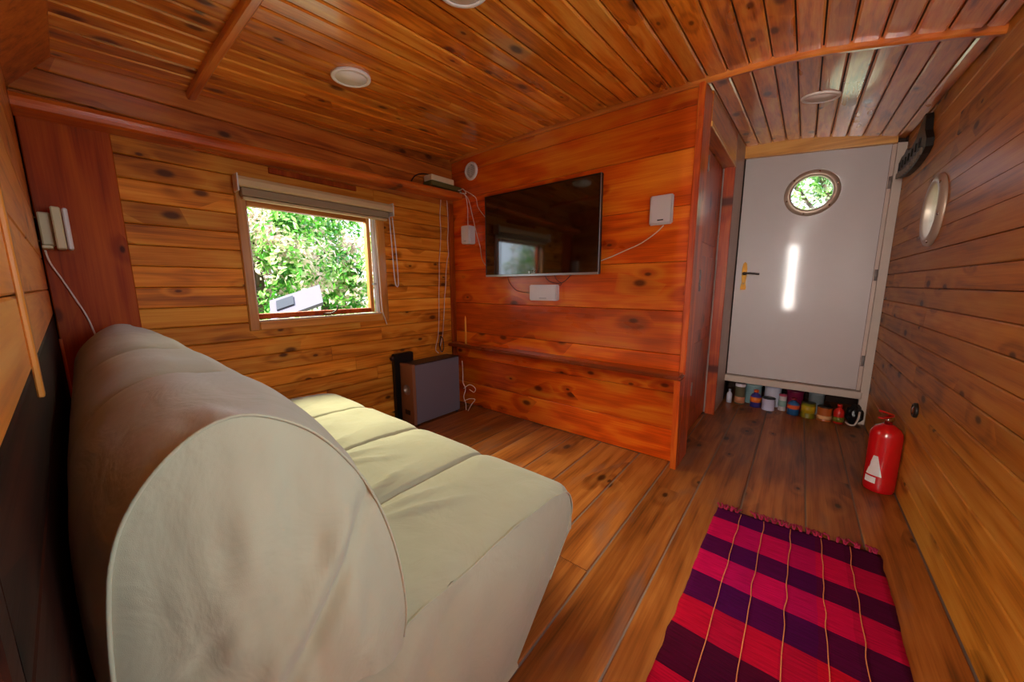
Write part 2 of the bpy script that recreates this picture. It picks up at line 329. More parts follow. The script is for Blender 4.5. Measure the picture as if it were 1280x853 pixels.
def rug_mat():
    m, N, L, B = mat_base('plaid_wool')
    B.inputs['Roughness'].default_value = 0.95; B.inputs['Specular IOR Level'].default_value = 0.1
    tc = N.new('ShaderNodeTexCoord'); sp = N.new('ShaderNodeSeparateXYZ')
    wob = N.new('ShaderNodeTexNoise'); wob.inputs['Scale'].default_value = 6
    L.new(tc.outputs['Object'], wob.inputs['Vector'])
    va = N.new('ShaderNodeVectorMath'); va.operation = 'MULTIPLY_ADD'; va.inputs[1].default_value = (0.014, 0.014, 0)
    L.new(wob.outputs['Color'], va.inputs[0]); L.new(tc.outputs['Object'], va.inputs[2]); L.new(va.outputs[0], sp.inputs[0])
    def ramp(x, stops):
        mr = N.new('ShaderNodeMapRange'); L.new(x, mr.inputs[0]); mr.inputs[1].default_value = stops[0]; mr.inputs[2].default_value = stops[1]
        cr = N.new('ShaderNodeValToRGB'); cr.color_ramp.interpolation = 'CONSTANT'; e = cr.color_ramp.elements
        while len(e) < len(stops[2]): e.new(0.5)
        for i, (p, c) in enumerate(stops[2]): e[i].position = p; e[i].color = c
        L.new(mr.outputs[0], cr.inputs[0]); return cr.outputs[0]
    D, Pk, R_ = srgb(70, 0, 52), srgb(176, 4, 66), srgb(164, 4, 36)
    Dk = srgb(64, 0, 26)
    # bands run across the rug, measured from the far fringe (y = 0) towards the camera (y < 0)
    bands = [(0.0, D), (0.10, Pk), (0.24, D), (0.35, Pk), (0.475, D), (0.60, R_), (0.73, Dk), (0.877, R_), (1.0, Dk), (1.15, R_)]
    neg = N.new('ShaderNodeMath'); neg.operation = 'MULTIPLY'; neg.inputs[1].default_value = -1; L.new(sp.outputs[1], neg.inputs[0])
    rows = ramp(neg.outputs[0], (0.0, 1.3, [(p / 1.3, c) for p, c in bands]))
    cols = ramp(sp.outputs[0], (-0.26, 0.26, [(0, (1.0, 0.85, 1.05, 1)), (0.18, (0.85, 0.8, 1.25, 1)), (0.34, (1.0, 1.0, 1.1, 1)), (0.50, (0.82, 0.85, 1.1, 1)), (0.66, (1.0, 1.0, 0.75, 1)), (0.82, (0.8, 0.8, 0.6, 1))]))
    mul = N.new('ShaderNodeMix'); mul.data_type = 'RGBA'; mul.blend_type = 'MULTIPLY'; mul.inputs[0].default_value = 1.0
    L.new(rows, mul.inputs[6]); L.new(cols, mul.inputs[7])
    st = N.new('ShaderNodeTexNoise'); st.inputs['Scale'].default_value = 1; st.inputs['Detail'].default_value = 3
    vs = N.new('ShaderNodeVectorMath'); vs.operation = 'MULTIPLY'; vs.inputs[1].default_value = (14, 240, 1); L.new(tc.outputs['Object'], vs.inputs[0]); L.new(vs.outputs[0], st.inputs['Vector'])
    hs = N.new('ShaderNodeHueSaturation'); L.new(mul.outputs[2], hs.inputs['Color'])
    mm = N.new('ShaderNodeMath'); mm.operation = 'MULTIPLY_ADD'; mm.inputs[1].default_value = 1.3; mm.inputs[2].default_value = 0.35; L.new(st.outputs['Fac'], mm.inputs[0]); L.new(mm.outputs[0], hs.inputs['Value'])
    L.new(hs.outputs[0], B.inputs['Base Color'])
    bp = N.new('ShaderNodeBump'); bp.inputs['Strength'].default_value = 0.6; bp.inputs['Distance'].default_value = 0.002
    L.new(st.outputs['Fac'], bp.inputs['Height']); L.new(bp.outputs[0], B.inputs['Normal'])
    return m
M['rug'] = rug_mat()
M['rug_thread'] = plain('yellow_thread', srgb(206, 120, 70), 0.9)
M['fringe'] = plain('pink_fringe', srgb(150, 16, 60), 0.95, var=0.4)

# ------------------------------------------------------------------ the setting
XL, XR, YB, YP, YD, YREAR = -2.25, 0.445, -0.038, 2.044, 3.50, -1.30
XC = -0.44                                   # left side of the corridor
PROF = [(-2.45, 1.962), (-2.25, 1.972), (-1.9, 1.985), (-1.4, 1.984), (-0.8, 1.976), (-0.45, 1.966), (-0.2, 1.958), (0.0, 1.932), (0.19, 1.892), (0.346, 1.856), (0.445, 1.828), (0.6, 1.77)]
def ceil_z(x, y):
    for (a, za), (b, zb) in zip(PROF, PROF[1:]):
        if x <= b: return za + (zb - za) * (x - a) / (b - a) + 0.065 * (y - 2.044)
    return PROF[-1][1] + 0.065 * (y - 2.044)
def structure(name, bm, mat): return tag(from_bm(name, bm, mat), kind='structure')

def board(parent, origin, along, up, normal, length, width, thick, mat, chamf=0.004, name='board'):
    """a plank: ORIGIN is the back lower start corner; chamfered along both long front edges"""
    a, u, n = Vector(along), Vector(up), Vector(normal)
    cs = [(0, 0), (0, thick - chamf), (chamf, thick), (width - chamf, thick), (width, thick - chamf), (width, 0)]
    c = Vector(origin) + a * length / 2 + u * width / 2
    bm = bmesh.new()
    add_prism(bm, [Vector(origin) + u * p + n * q - c for p, q in cs], a * length)
    return from_bm(name, bm, mat, parent, c)

# ---- ground outside
bm = bmesh.new(); add_box(bm, -40, 40, -40, 40, -1.0, -0.9)
tag(structure('ground', bm, M['grass']), 'green meadow outside the windows')

# ---- floor
bm = bmesh.new(); add_box(bm, XL - 0.1, XR + 0.1, YREAR - 0.1, 4.2, -0.08, -0.0035)
floor = structure('floor', bm, M['joint_floor'])
seams = [-2.25, -2.05, -1.87, -1.70, -1.527, -1.35, -1.106, -0.912, -0.664, -0.492, -0.307, -0.12, 0.11, 0.285, 0.445]
for i, (a, b) in enumerate(zip(seams, seams[1:])):
    y1 = 2.044 if b <= XC - 0.06 else 4.1
    cuts = [YREAR if a > -0.33 else YB]
    if i == 8: cuts.append(1.035)
    if i == 5: cuts.append(1.25)
    if i in (10, 12): cuts.append(0.35)
    cuts.append(y1)
    for y0, y2 in zip(cuts, cuts[1:]):
        gap = 0.0026 if i >= 4 else 0.002
        board(floor, (a + gap, y0 + 0.002, -0.03), (0, 1, 0), (1, 0, 0), (0, 0, 1), y2 - y0 - 0.004, b - a - 2 * gap, 0.03 + random.uniform(-0.0008, 0.0008), M['floor'], 0.0035, 'floorboard')

# ---- ceiling: slab above, boards below
bm = bmesh.new()
xs = [-2.45, -2.0, -1.5, -1.0, -0.5, -0.2, 0.0, 0.19, 0.346, 0.6]
rows = []
for x in xs:
    rows.append([bm.verts.new((x, y, ceil_z(x, y) + dz)) for y, dz in ((YREAR - 0.15, 0.02), (4.3, 0.02), (4.3, 0.14), (YREAR - 0.15, 0.14))])
for a, b in zip(rows, rows[1:]):
    for k in range(4): bm.faces.new((a[k], a[(k + 1) % 4], b[(k + 1) % 4], b[k]))
bm.faces.new(rows[0]); bm.faces.new(rows[-1][::-1])
ceiling = structure('ceiling', bm, M['joint'])
def ceil_board(x0, x1, y0, y1, mat):
    g, t, ch = 0.0026, 0.02, 0.005
    u0, u1 = x0 + g, x1 - g
    def ring(y):
        za, zb = ceil_z(u0, y), ceil_z(u1, y); d = (zb - za) / (u1 - u0)
        return [Vector((u0, y, za + t)), Vector((u0, y, za + ch)), Vector((u0 + ch * 1.3, y, za + d * ch)), Vector((u1 - ch * 1.3, y, zb - d * ch)), Vector((u1, y, zb + ch)), Vector((u1, y, zb + t))]
    A, B_ = ring(y0), ring(y1); c = sum(A + B_, Vector()) / 12
    bm = bmesh.new(); va = [bm.verts.new(p - c) for p in A]; vb = [bm.verts.new(p - c) for p in B_]
    bm.faces.new(va); bm.faces.new(vb[::-1])
    for k in range(6): bm.faces.new((va[k], vb[k], vb[(k + 1) % 6], va[(k + 1) % 6]))
    return from_bm('ceiling_board', bm, mat, ceiling, c)
xb = []; x = -0.02
while x > XL: xb.append(x); x -= 0.0832
xb.append(XL); xb = xb[::-1]; x = -0.02 + 0.0832
while x < XR: xb.append(x); x += 0.0832
xb.append(XR)
for a, b in zip(xb, xb[1:]):
    if b - a < 0.012: continue
    if b < XC - 0.01: ceil_board(a, b, YB, 2.05, M['ceil'])
    else:
        ceil_board(a, b, YREAR, 2.047, M['ceil'])
        ceil_board(a, b, 2.049, YD + 0.02, M['ceil'])
# beam under the ceiling (batten across) and the moulding above the partition, following the arch
def arch_strip(name, y0, y1, h, x0, x1, mat, n=24, drop=0.0):
    bm = bmesh.new(); rr = []
    for i in range(n + 1):
        x = x0 + (x1 - x0) * i / n
        z0, z1 = ceil_z(x, y0) - drop, ceil_z(x, y1) - drop
        c = min(0.006, h * 0.3)
        rr.append([bm.verts.new(p) for p in ((x, y0, z0 + 0.01), (x, y0, z0 - h + c), (x, y0 + c, z0 - h), (x, y1 - c, z1 - h), (x, y1, z1 - h + c), (x, y1, z1 + 0.01))])
    for a, b in zip(rr, rr[1:]):
        for k in range(6): bm.faces.new((a[k], a[(k + 1) % 6], b[(k + 1) % 6], b[k]))
    bm.faces.new(rr[0]); bm.faces.new(rr[-1][::-1])
    return tag(from_bm(name, bm, mat), kind='structure')
arch_strip('trim_1', 0.455, 0.488, 0.03, XL, XR, M['ceil_x'])
arch_strip('trim_2', 2.022, 2.052, 0.022, XL, XR, M['ceil_x'])

# ---- left wall
WY0, WY1, WZ0, WZ1 = 0.625, 1.375, 0.80, 1.50     # hole
bm = bmesh.new()
for (y0, y1, z0, z1) in ((YB - 0.2, WY0, -0.05, 2.2), (WY1, 2.3, -0.05, 2.2), (WY0, WY1, -0.05, WZ0), (WY0, WY1, WZ1, 2.2)):
    add_box(bm, XL - 0.09, XL - 0.018, y0, y1, z0, z1)
wall_left = structure('wall_left', bm, M['joint'])
zs = [0.0, 0.085, 0.175, 0.265, 0.355, 0.445, 0.537, 0.628, 0.72, 0.811, 0.903, 0.997, 1.09, 1.18, 1.268, 1.36, 1.452, 1.545, 1.625]
def lboard(y0, y1, z0, z1, mat, t=0.018): board(wall_left, (XL - 0.018, y0 + 0.001, z0 + 0.0012), (0, 1, 0), (0, 0, 1), (1, 0, 0), y1 - y0 - 0.002, z1 - z0 - 0.0024, t, mat)
for i, (a, b) in enumerate(zip(zs, zs[1:])):
    if b <= WZ0 + 0.012 or a >= WZ1 - 0.01:
        j = 0.9 + 0.5 * ((i * 37) % 10) / 10
        lboard(0.19, j, a, b, M['left']); lboard(j, YP, a, b, M['left'])
    else:
        a2 = a; lboard(0.19, WY0, a, b, M['left']); lboard(WY1, YP, a, b, M['left'])
lboard(YB, YP, 1.70, 1.79, M['left_dark']); lboard(YB, YP, 1.79, 1.90, M['left_dark']); lboard(YB, YP, 1.90, 2.02, M['left_dark'])
lboard(YB, YP, 1.62, 1.70, M['left_dark'])
# wide dark upright plank beside the back wall
board(wall_left, (XL - 0.01, YB + 0.004, 0.0), (0, 0, 1), (0, 1, 0), (1, 0, 0), 1.63, 0.228, 0.018, M['left_v'], 0.003, 'upright_plank')
board(wall_left, (XL, YP - 0.055, 0.0), (0, 0, 1), (0, 1, 0), (1, 0, 0), 1.64, 0.05, 0.014, M['left_v'], 0.004, 'corner_strip')
box('corner_bead', XL + 0.0085, XL + 0.018, YB + 0.001, YB + 0.010, 0.56, 0.80, M['part_v'], wall_left, 0.002)
# dark strip above the window
box('slot_strip', XL + 0.0005, XL + 0.012, 0.75, 1.23, 1.588, 1.618, M['left_v'], wall_left, 0.003)

# ---- partition wall with the television
bm = bmesh.new(); add_box(bm, XL - 0.05, XC - 0.03, YP + 0.018, YP + 0.07, -0.05, 2.15)
wall_part = structure('wall_partition', bm, M['joint'])
pz = [0.0, 0.19, 0.405, 0.621, 0.859, 1.12, 1.40, 1.675, 1.87, 2.06]
for i, (a, b) in enumerate(zip(pz, pz[1:])):
    board(wall_part, (XL, YP + 0.018, a + 0.001), (1, 0, 0), (0, 0, 1), (0, -1, 0), XC - 0.03 - XL, b - a - 0.002, 0.018, M['part'], 0.0035)
# end post of the partition
bm = bmesh.new(); add_box(bm, XC - 0.032, XC, 2.02, 2.11, 0, 1.955, 0.004)
tag(from_bm('trim_3', bm, M['part_v']), kind='structure')

# ---- corridor left side: frame, recessed brown door, lintel, post
bm = bmesh.new(); add_box(bm, -0.62, -0.56, 2.07, 3.55, -0.05, 2.2)
wall_corr = structure('wall_corridor', bm, M['joint'])
box('door_frame', XC - 0.10, XC - 0.002, 2.112, 2.20, 0, 1.96, M['part_v'], wall_corr, 0.004)
box('door_stop', XC - 0.07, XC - 0.012, 2.20, 2.235, 0, 1.93, M['frame_z'], wall_corr, 0.004)
for zz in (0.35, 1.0, 1.6):
    lathe('hinge', [(0, 0), (0.007, 0), (0.007, 0.08), (0, 0.08)], M['silver'], wall_corr, (XC - 0.010, 2.243, zz), 10)
box('lintel', XC - 0.12, XC, 2.201, 3.06, 1.815, 2.12, M['ceil'], wall_corr, 0.004)
box('lintel_edge', XC - 0.001, XC + 0.008, 2.19, 3.06, 1.805, 1.83, M['header'], wall_corr, 0.002)
box('corridor_post', XC - 0.12, XC, 3.06, 3.49, 0, 2.12, M['grey_post'], wall_corr, 0.004)
box('post_edge', XC - 0.06, XC + 0.006, 3.03, 3.0605, 0, 1.814, M['door_v'], wall_corr, 0.003)
d2 = tag(box('door_2', XC - 0.115, XC - 0.07, 2.24, 3.03, 0.012, 1.81, M['door_v'], None, 0.003), kind='structure')
for k in range(3):
    box('door_panel', XC - 0.0705, XC - 0.064, 2.33, 2.94, 0.14 + k * 0.56, 0.62 + k * 0.56, M['door_v'], d2, 0.004)
bm = bmesh.new(); add_lathe(bm, [(0, 0), (0.022, 0), (0.022, 0.006), (0.009, 0.01), (0.009, 0.03), (0.02, 0.04), (0.02, 0.052), (0, 0.06)], 16, Matrix.Translation((XC - 0.07, 2.31, 0.98)) @ Matrix.Rotation(PI / 2, 4, 'Y'))
from_bm('door_knob', bm, M['silver'], d2, smooth=True)

# ---- right wall: boards cut round a porthole
PY, PZ, PR = 2.53, 1.328, 0.135
def ring_plate(bm, cx, cz, r, x0, x1, z0, z1, y0, y1, n=48, to3=lambda a, b, t: (a, t, b)):
    """rectangle with a round hole; (a, b) in the plate, t through it"""
    def rect(a):
        c, s = math.cos(a), math.sin(a); k = min([(v / d) for v, d in (((x1 - cx), c), ((x0 - cx), c), ((z1 - cz), s), ((z0 - cz), s)) if abs(d) > 1e-9 and v / d > 0])
        return cx + c * k, cz + s * k
    ang = sorted(set([2 * PI * k / n for k in range(n)] + [math.atan2(zz - cz, xx - cx) % (2 * PI) for xx in (x0, x1) for zz in (z0, z1)]))
    V = []
    for a in ang:
        o = rect(a); i = (cx + r * math.cos(a), cz + r * math.sin(a))
        V.append([bm.verts.new(to3(*o, y0)), bm.verts.new(to3(*i, y0)), bm.verts.new(to3(*i, y1)), bm.verts.new(to3(*o, y1))])
    for a, b in zip(V, V[1:] + V[:1]):
        for k in range(4): bm.faces.new((a[k], b[k], b[(k + 1) % 4], a[(k + 1) % 4]))
bm = bmesh.new()
RWY0, RWY1, RWZ0, RWZ1 = 0.22, 1.02, 0.87, 1.43
for (y0, y1, z0, z1) in ((YREAR - 0.1, RWY0, -0.05, 2.2), (RWY1, PY - 0.25, -0.05, 2.2), (PY + 0.25, 4.2, -0.05, 2.2), (RWY0, RWY1, -0.05, RWZ0), (RWY0, RWY1, RWZ1, 2.2), (PY - 0.25, PY + 0.25, -0.05, PZ - 0.25), (PY - 0.25, PY + 0.25, PZ + 0.25, 2.2)):
    add_box(bm, XR + 0.018, XR + 0.07, y0, y1, z0, z1)
ring_plate(bm, PY, PZ, 0.20, PY - 0.25, PY + 0.25, PZ - 0.25, PZ + 0.25, XR + 0.018, XR + 0.026, to3=lambda a, b, t: (t, a, b))
wall_right = structure('wall_right', bm, M['joint'])
rz = [0.0, 0.115, 0.235, 0.35, 0.45, 0.54, 0.63, 0.718, 0.806, 0.893, 0.978, 1.06, 1.149, 1.24, 1.33, 1.42, 1.512, 1.605, 1.70, 1.79, 1.88, 1.97]
def rboard(y0, y1, z0, z1): board(wall_right, (XR + 0.018, y0 + 0.001, z0 + 0.0012), (0, 1, 0), (0, 0, 1), (-1, 0, 0), y1 - y0 - 0.002, z1 - z0 - 0.0024, 0.018, M['right'])
def rboard_poly(pts):
    c = Vector((XR + 0.009, sum(p[0] for p in pts) / len(pts), sum(p[1] for p in pts) / len(pts)))
    bm = bmesh.new(); add_prism(bm, [Vector((XR, y, z)) - c for y, z in pts], (0.018, 0, 0)); from_bm('board', bm, M['right'], wall_right, c)
for i, (a, b) in enumerate(zip(rz, rz[1:])):
    lo, hi = a + 0.0012, b - 0.0012
    Rr = PR + 0.005
    inside = max(lo, PZ - Rr) < min(hi, PZ + Rr)
    y_end = 3.49
    near = []
    if a < RWZ1 - 0.01 and b > RWZ0 + 0.01: near = [(YREAR, RWY0), (RWY1, None)]
    else: near = [(YREAR, 0.3 + (i % 4) * 0.15), (0.3 + (i % 4) * 0.15, None)]
    rboard(near[0][0], near[0][1], a, b); ys = near[1][0]
    if not inside:
        j = 3.24 if i in (10, 12, 6) else None
        if i in (2, 5, 8, 17): j = 2.0 + 0.2 * (i % 3)
        if j: rboard(ys, j, a, b); rboard(j, y_end, a, b)
        else: rboard(ys, y_end, a, b)
    else:
        l2, h2 = max(lo, PZ - Rr + 1e-4), min(hi, PZ + Rr - 1e-4)
        arc = [(math.sqrt(max(0, Rr * Rr - (z - PZ) ** 2)), z) for z in [l2 + (h2 - l2) * k / 10 for k in range(11)]]
        if l2 > lo + 1e-3:      # circle's foot lies in this board: notch in its upper edge
            L_ = [(PY - d, z) for d, z in reversed(arc)]; R_ = [(PY + d, z) for d, z in arc]
            rboard_poly([(ys + 0.001, lo), (y_end, lo), (y_end, hi)] + R_[::-1] + L_[::-1] + [(ys + 0.001, hi)])
        elif h2 < hi - 1e-3:    # circle's top: notch in the lower edge
            rboard_poly([(ys + 0.001, lo)] + [(PY - d, z) for d, z in arc] + [(PY + d, z) for d, z in reversed(arc)] + [(y_end, lo), (y_end, hi), (ys + 0.001, hi)])
        else:
            rboard_poly([(ys + 0.001, lo)] + [(PY - d, z) for d, z in arc] + [(ys + 0.001, hi)])
            rboard_poly([(PY + d, z) for d, z in reversed(arc)] + [(y_end, lo), (y_end, hi)] if False else [(y_end, lo), (y_end, hi)] + [(PY + d, z) for d, z in reversed(arc)])
def porthole(name, mat_m, kind='structure', parent=None, sign=1):
    """ring, glass and screws; drawn in the wall's own axes by M_"""
    o = empty(name, (0, 0, 0), kind=kind)
    if parent: o.parent = parent
    bm = bmesh.new(); add_lathe(bm, [(0.118, -0.02), (0.118, 0.012), (0.122, 0.020), (0.135, 0.022), (0.155, 0.014), (0.160, 0.004), (0.160, 0.0), (0.134, 0.0), (0.134, -0.02), (0.118, -0.02)], 48, mat_m)
    from_bm('porthole_ring', bm, M['alu'], o, smooth=True)
    bm = bmesh.new(); add_lathe(bm, [(0, -0.008), (0.1185, -0.008), (0.1185, -0.004), (0, -0.004)], 48, mat_m)
    from_bm('pane', bm, M['glass'], o)
    for k in range(6):
        a = 2 * PI * k / 6 + 0.3
        bm = bmesh.new(); add_lathe(bm, [(0, 0.0), (0.007, 0.0), (0.006, 0.004), (0, 0.0055)], 10, mat_m @ Matrix.Translation((0.146 * math.cos(a), 0.146 * math.sin(a), 0.0165)))
        from_bm('screw', bm, M['chrome'], o, smooth=True)
    return o
porthole('window_2', Matrix.Translation((XR, PY, PZ)) @ Matrix.Rotation(-PI / 2, 4, 'Y'))

# ---- back wall behind the sofa, and the part of the room behind the camera
bm = bmesh.new(); add_box(bm, XL - 0.09, -0.30, YB - 0.09, YB - 0.018, -0.05, 2.2)
wall_back = structure('wall_back', bm, M['joint'])
bz = [0.0, 0.13, 0.26, 0.39, 0.52, 0.66, 0.78, 0.895, 0.99, 1.105, 1.27, 1.43, 1.57, 1.70]
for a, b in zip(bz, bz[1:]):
    board(wall_back, (XL, YB - 0.018, a + 0.001), (1, 0, 0), (0, 0, 1), (0, 1, 0), -0.30 - XL, b - a - 0.002, 0.018, M['back'] if b > 0.90 else M['back_low'], 0.003)  # lower boards get the near-black colour as painted shade
box('shade_end_cap', -0.2995, -0.27, YB - 0.09, YB, 0, 2.0, M['back_low'], wall_back, 0.002)  # added dark cap over the brightly lit board ends, shade in its colour
box('upright_batten', -0.765, -0.745, YB, YB + 0.006, 0.86, 1.70, M['frame_z'], wall_back, 0.0015)
# sloping cove board over the back wall
prism('cove_board', [(XL, YB, 1.70), (XL, 0.075, 1.845), (XL, 0.075, 1.87), (XL, YB, 1.87)], (1.95, 0, 0), M['left_dark'], wall_back)
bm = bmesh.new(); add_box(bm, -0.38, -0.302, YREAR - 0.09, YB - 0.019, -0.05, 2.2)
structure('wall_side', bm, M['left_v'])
bm = bmesh.new()
DX0, DX1, DZ0, DZ1 = -0.27, -0.05, 0.50, 1.74
for (x0, x1, z0, z1) in ((-0.53, DX0, -0.05, 2.2), (DX1, XR + 0.07, -0.05, 2.2), (DX0, DX1, -0.05, DZ0), (DX0, DX1, DZ1, 2.2)):
    add_box(bm, x0, x1, YREAR - 0.07, YREAR, z0, z1)
structure('wall_rear', bm, M['back'])
def glazing(name, axis, fixed, a0, a1, b0, b1, mullions=1):
    o = empty(name, (0, 0, 0), kind='structure')
    def bx(nm, p0, p1, q0, q1, d0, d1, mat):
        if axis == 'y': box(nm, p0, p1, fixed + d0, fixed + d1, q0, q1, mat, o, 0.003)
        else: box(nm, fixed + d0, fixed + d1, p0, p1, q0, q1, mat, o, 0.003)
    w = 0.045
    bx('frame', a0, a1, b0, b0 + w, -0.05, 0.01, M['white_trim']); bx('frame', a0, a1, b1 - w, b1, -0.05, 0.01, M['white_trim'])
    bx('frame', a0, a0 + w, b0 + w, b1 - w, -0.05, 0.01, M['white_trim']); bx('frame', a1 - w, a1, b0 + w, b1 - w, -0.05, 0.01, M['white_trim'])
    for k in range(mullions):
        c = b0 + (b1 - b0) * (k + 1) / (mullions + 1); bx('mullion', a0 + w, a1 - w, c - 0.015, c + 0.015, -0.04, 0.0, M['white_trim'])
    bx('pane', a0 + w, a1 - w, b0 + w, b1 - w, -0.022, -0.018, M['glass'])
glazing('window_3', 'y', YREAR, DX0, DX1, DZ0, DZ1, 2)
glazing('window_4', 'x', XR + 0.05, RWY0, RWY1, RWZ0, RWZ1, 0)

# ---- end wall: white door with porthole, step beam, posts, header, cupboard space below
bm = bmesh.new()
add_box(bm, -0.60, XC - 0.0, YD + 0.0, YD + 0.06, -0.05, 2.2); add_box(bm, 0.44, 0.56, YD - 0.005, YD + 0.06, -0.05, 2.2)
add_box(bm, XC, 0.44, YD + 0.002, YD + 0.06, 1.985, 2.25); add_box(bm, -0.6, 0.56, 4.0, 4.06, -0.05, 0.4); add_box(bm, -0.6, 0.56, YD + 0.061, 4.06, 0.236, 0.26)
add_box(bm, -0.6, -0.55, YD + 0.061, 4.0, -0.05, 0.236); add_box(bm, 0.5, 0.56, YD + 0.061, 4.0, -0.05, 0.236)
add_box(bm, 0.36, 0.45, YD + 0.041, YD + 0.06, 0.262, 1.984); add_box(bm, XC + 0.001, 0.359, YD + 0.041, YD + 0.06, 1.86, 1.984); add_box(bm, XC + 0.001, -0.42, YD + 0.041, YD + 0.06, 0.262, 1.859); add_box(bm, 0.4445, 0.46, YD - 0.03, YD + 0.04, 0.0, 2.2); add_box(bm, XC, 0.46, YD - 0.0, YD + 0.04, 1.976, 2.2)
wall_end = structure('wall_end', bm, M['joint'])
prism('door_header', [(XC + 0.001, YD - 0.03, 1.975), (0.398, YD - 0.03, 1.898), (0.398, YD - 0.03, 1.99), (XC + 0.001, YD - 0.03, 2.10)], (0, 0.031, 0), M['header'], wall_end)
door = tag(empty('door_1', (0, 0, 0)), kind='structure')
bm = bmesh.new()
DXA, DXB = -0.432, 0.378
ring_plate(bm, -0.005, 1.655, 0.135, DXA, DXB, 0.242, 1.88, YD, YD + 0.04, 48)
add_prism(bm, [(DXA, YD, 1.88), (DXB, YD, 1.88), (DXB, YD, 1.899), (DXA, YD, 1.974)], (0, 0.04, 0))
from_bm('door_leaf', bm, M['white_paint'], door)
porthole('porthole', Matrix.Translation((-0.005, YD, 1.655)) @ Matrix.Rotation(PI / 2, 4, 'X'), kind=None, parent=door)
# brass handle set
bm = bmesh.new(); hx, hz = -0.372, 1.075
pts = [(hx - 0.017, -0.12), (hx + 0.017, -0.12), (hx + 0.02, -0.10), (hx + 0.013, -0.06), (hx + 0.018, 0.0), (hx + 0.018, 0.05), (hx + 0.012, 0.09), (hx, 0.105), (hx - 0.012, 0.09), (hx - 0.018, 0.05), (hx - 0.018, 0.0), (hx - 0.013, -0.06), (hx - 0.02, -0.10)]
add_prism(bm, [(x, YD - 0.006, hz + z) for x, z in pts], (0, 0.0055, 0))
plate = from_bm('handle_plate', bm, M['brass'], door)
bm = bmesh.new(); add_lathe(bm, [(0.013, 0), (0.013, 0.012), (0.008, 0.016), (0.008, 0.05), (0, 0.052)], 14, Matrix.Translation((hx, YD - 0.006, hz + 0.01)) @ Matrix.Rotation(PI / 2, 4, 'X'))
add_tube(bm, [(hx, YD - 0.05, hz + 0.01), (hx + 0.04, YD - 0.055, hz + 0.012), (hx + 0.085, YD - 0.052, hz + 0.006), (hx + 0.105, YD - 0.048, hz + 0.004)], 0.0075, 8, 5)
lever = from_bm('lever', bm, M['dark_iron'], plate, smooth=True)
bm = bmesh.new(); add_lathe(bm, [(0, 0.0), (0.006, 0.0), (0.006, 0.003), (0, 0.003)], 10, Matrix.Translation((hx, YD - 0.006, hz - 0.07)) @ Matrix.Rotation(PI / 2, 4, 'X')); from_bm('keyhole', bm, M['black'], plate)
box('threshold', XC, 0.41, YD - 0.035, YD + 0.02, 0.182, 0.236, M['white_trim'], wall_end, 0.004)
prism('hinge_post', [(0.40, YD - 0.03, 0.0), (0.444, YD - 0.03, 0.0), (0.444, YD - 0.03, 1.89), (0.400, YD - 0.03, 1.896)], (0, 0.03, 0), M['white_trim'], wall_end)
prism('rebate_strip', [(0.3795, YD - 0.004, 0.24), (0.3995, YD - 0.004, 0.24), (0.3995, YD - 0.004, 1.896), (0.3795, YD - 0.004, 1.896)], (0, 0.004, 0), M['grey_post'], wall_end)
for zz in (0.42, 1.02, 1.62):
    lathe('hinge', [(0, 0), (0.008, 0), (0.008, 0.075), (0, 0.075)], M['silver'], wall_end, (0.391, YD - 0.010, zz), 10)

# ---- the window in the left wall
w1 = empty('window_1', (0, 0, 0), kind='structure')
xf = XL
box('frame', xf - 0.06, xf + 0.018, 0.588, 0.632, 0.765, 1.50, M['frame_z'], w1, 0.004)
box('frame', xf - 0.06, xf + 0.018, 1.352, 1.405, 0.765, 1.50, M['frame_z'], w1, 0.004)
box('frame', xf - 0.06, xf + 0.018, 0.633, 1.351, 0.765, 0.812, M['frame_y'], w1, 0.004)
box('frame', xf - 0.06, xf + 0.018, 0.633, 1.351, 1.455, 1.50, M['frame_y'], w1, 0.004)
box('sill_bead', xf - 0.01, xf + 0.010, 0.633, 1.351, 0.8125, 0.820, M['white_trim'], w1, 0.001)
box('sash', xf - 0.075, xf - 0.035, 0.634, 0.648, 0.822, 1.454, M['left_v'], w1, 0.002)
box('sash', xf - 0.075, xf - 0.035, 1.305, 1.330, 0.822, 1.454, M['frame_z'], w1, 0.002)
box('sash', xf - 0.075, xf - 0.035, 0.649, 1.304, 0.822, 0.850, M['left_v'], w1, 0.002)
box('sash', xf - 0.075, xf - 0.035, 0.649, 1.304, 1.415, 1.454, M['frame_y'], w1, 0.002)
box('jamb_strip', xf - 0.034, xf - 0.005, 1.331, 1.3515, 0.822, 1.454, M['white_plastic'], w1, 0.002)
box('pane', xf - 0.058, xf - 0.053, 0.647, 1.306, 0.849, 1.417, M['glass'], w1, 0.0)
st = tube('stay_hook', [(xf - 0.03, 0.985, 0.832), (xf + 0.002, 1.02, 0.835), (xf + 0.012, 1.045, 0.852), (xf + 0.004, 1.06, 0.875)], 0.004, M['dark_iron'], w1)
lt = box('latch', xf - 0.034, xf - 0.004, 1.318, 1.338, 1.005, 1.018, M['silver'], w1, 0.002)
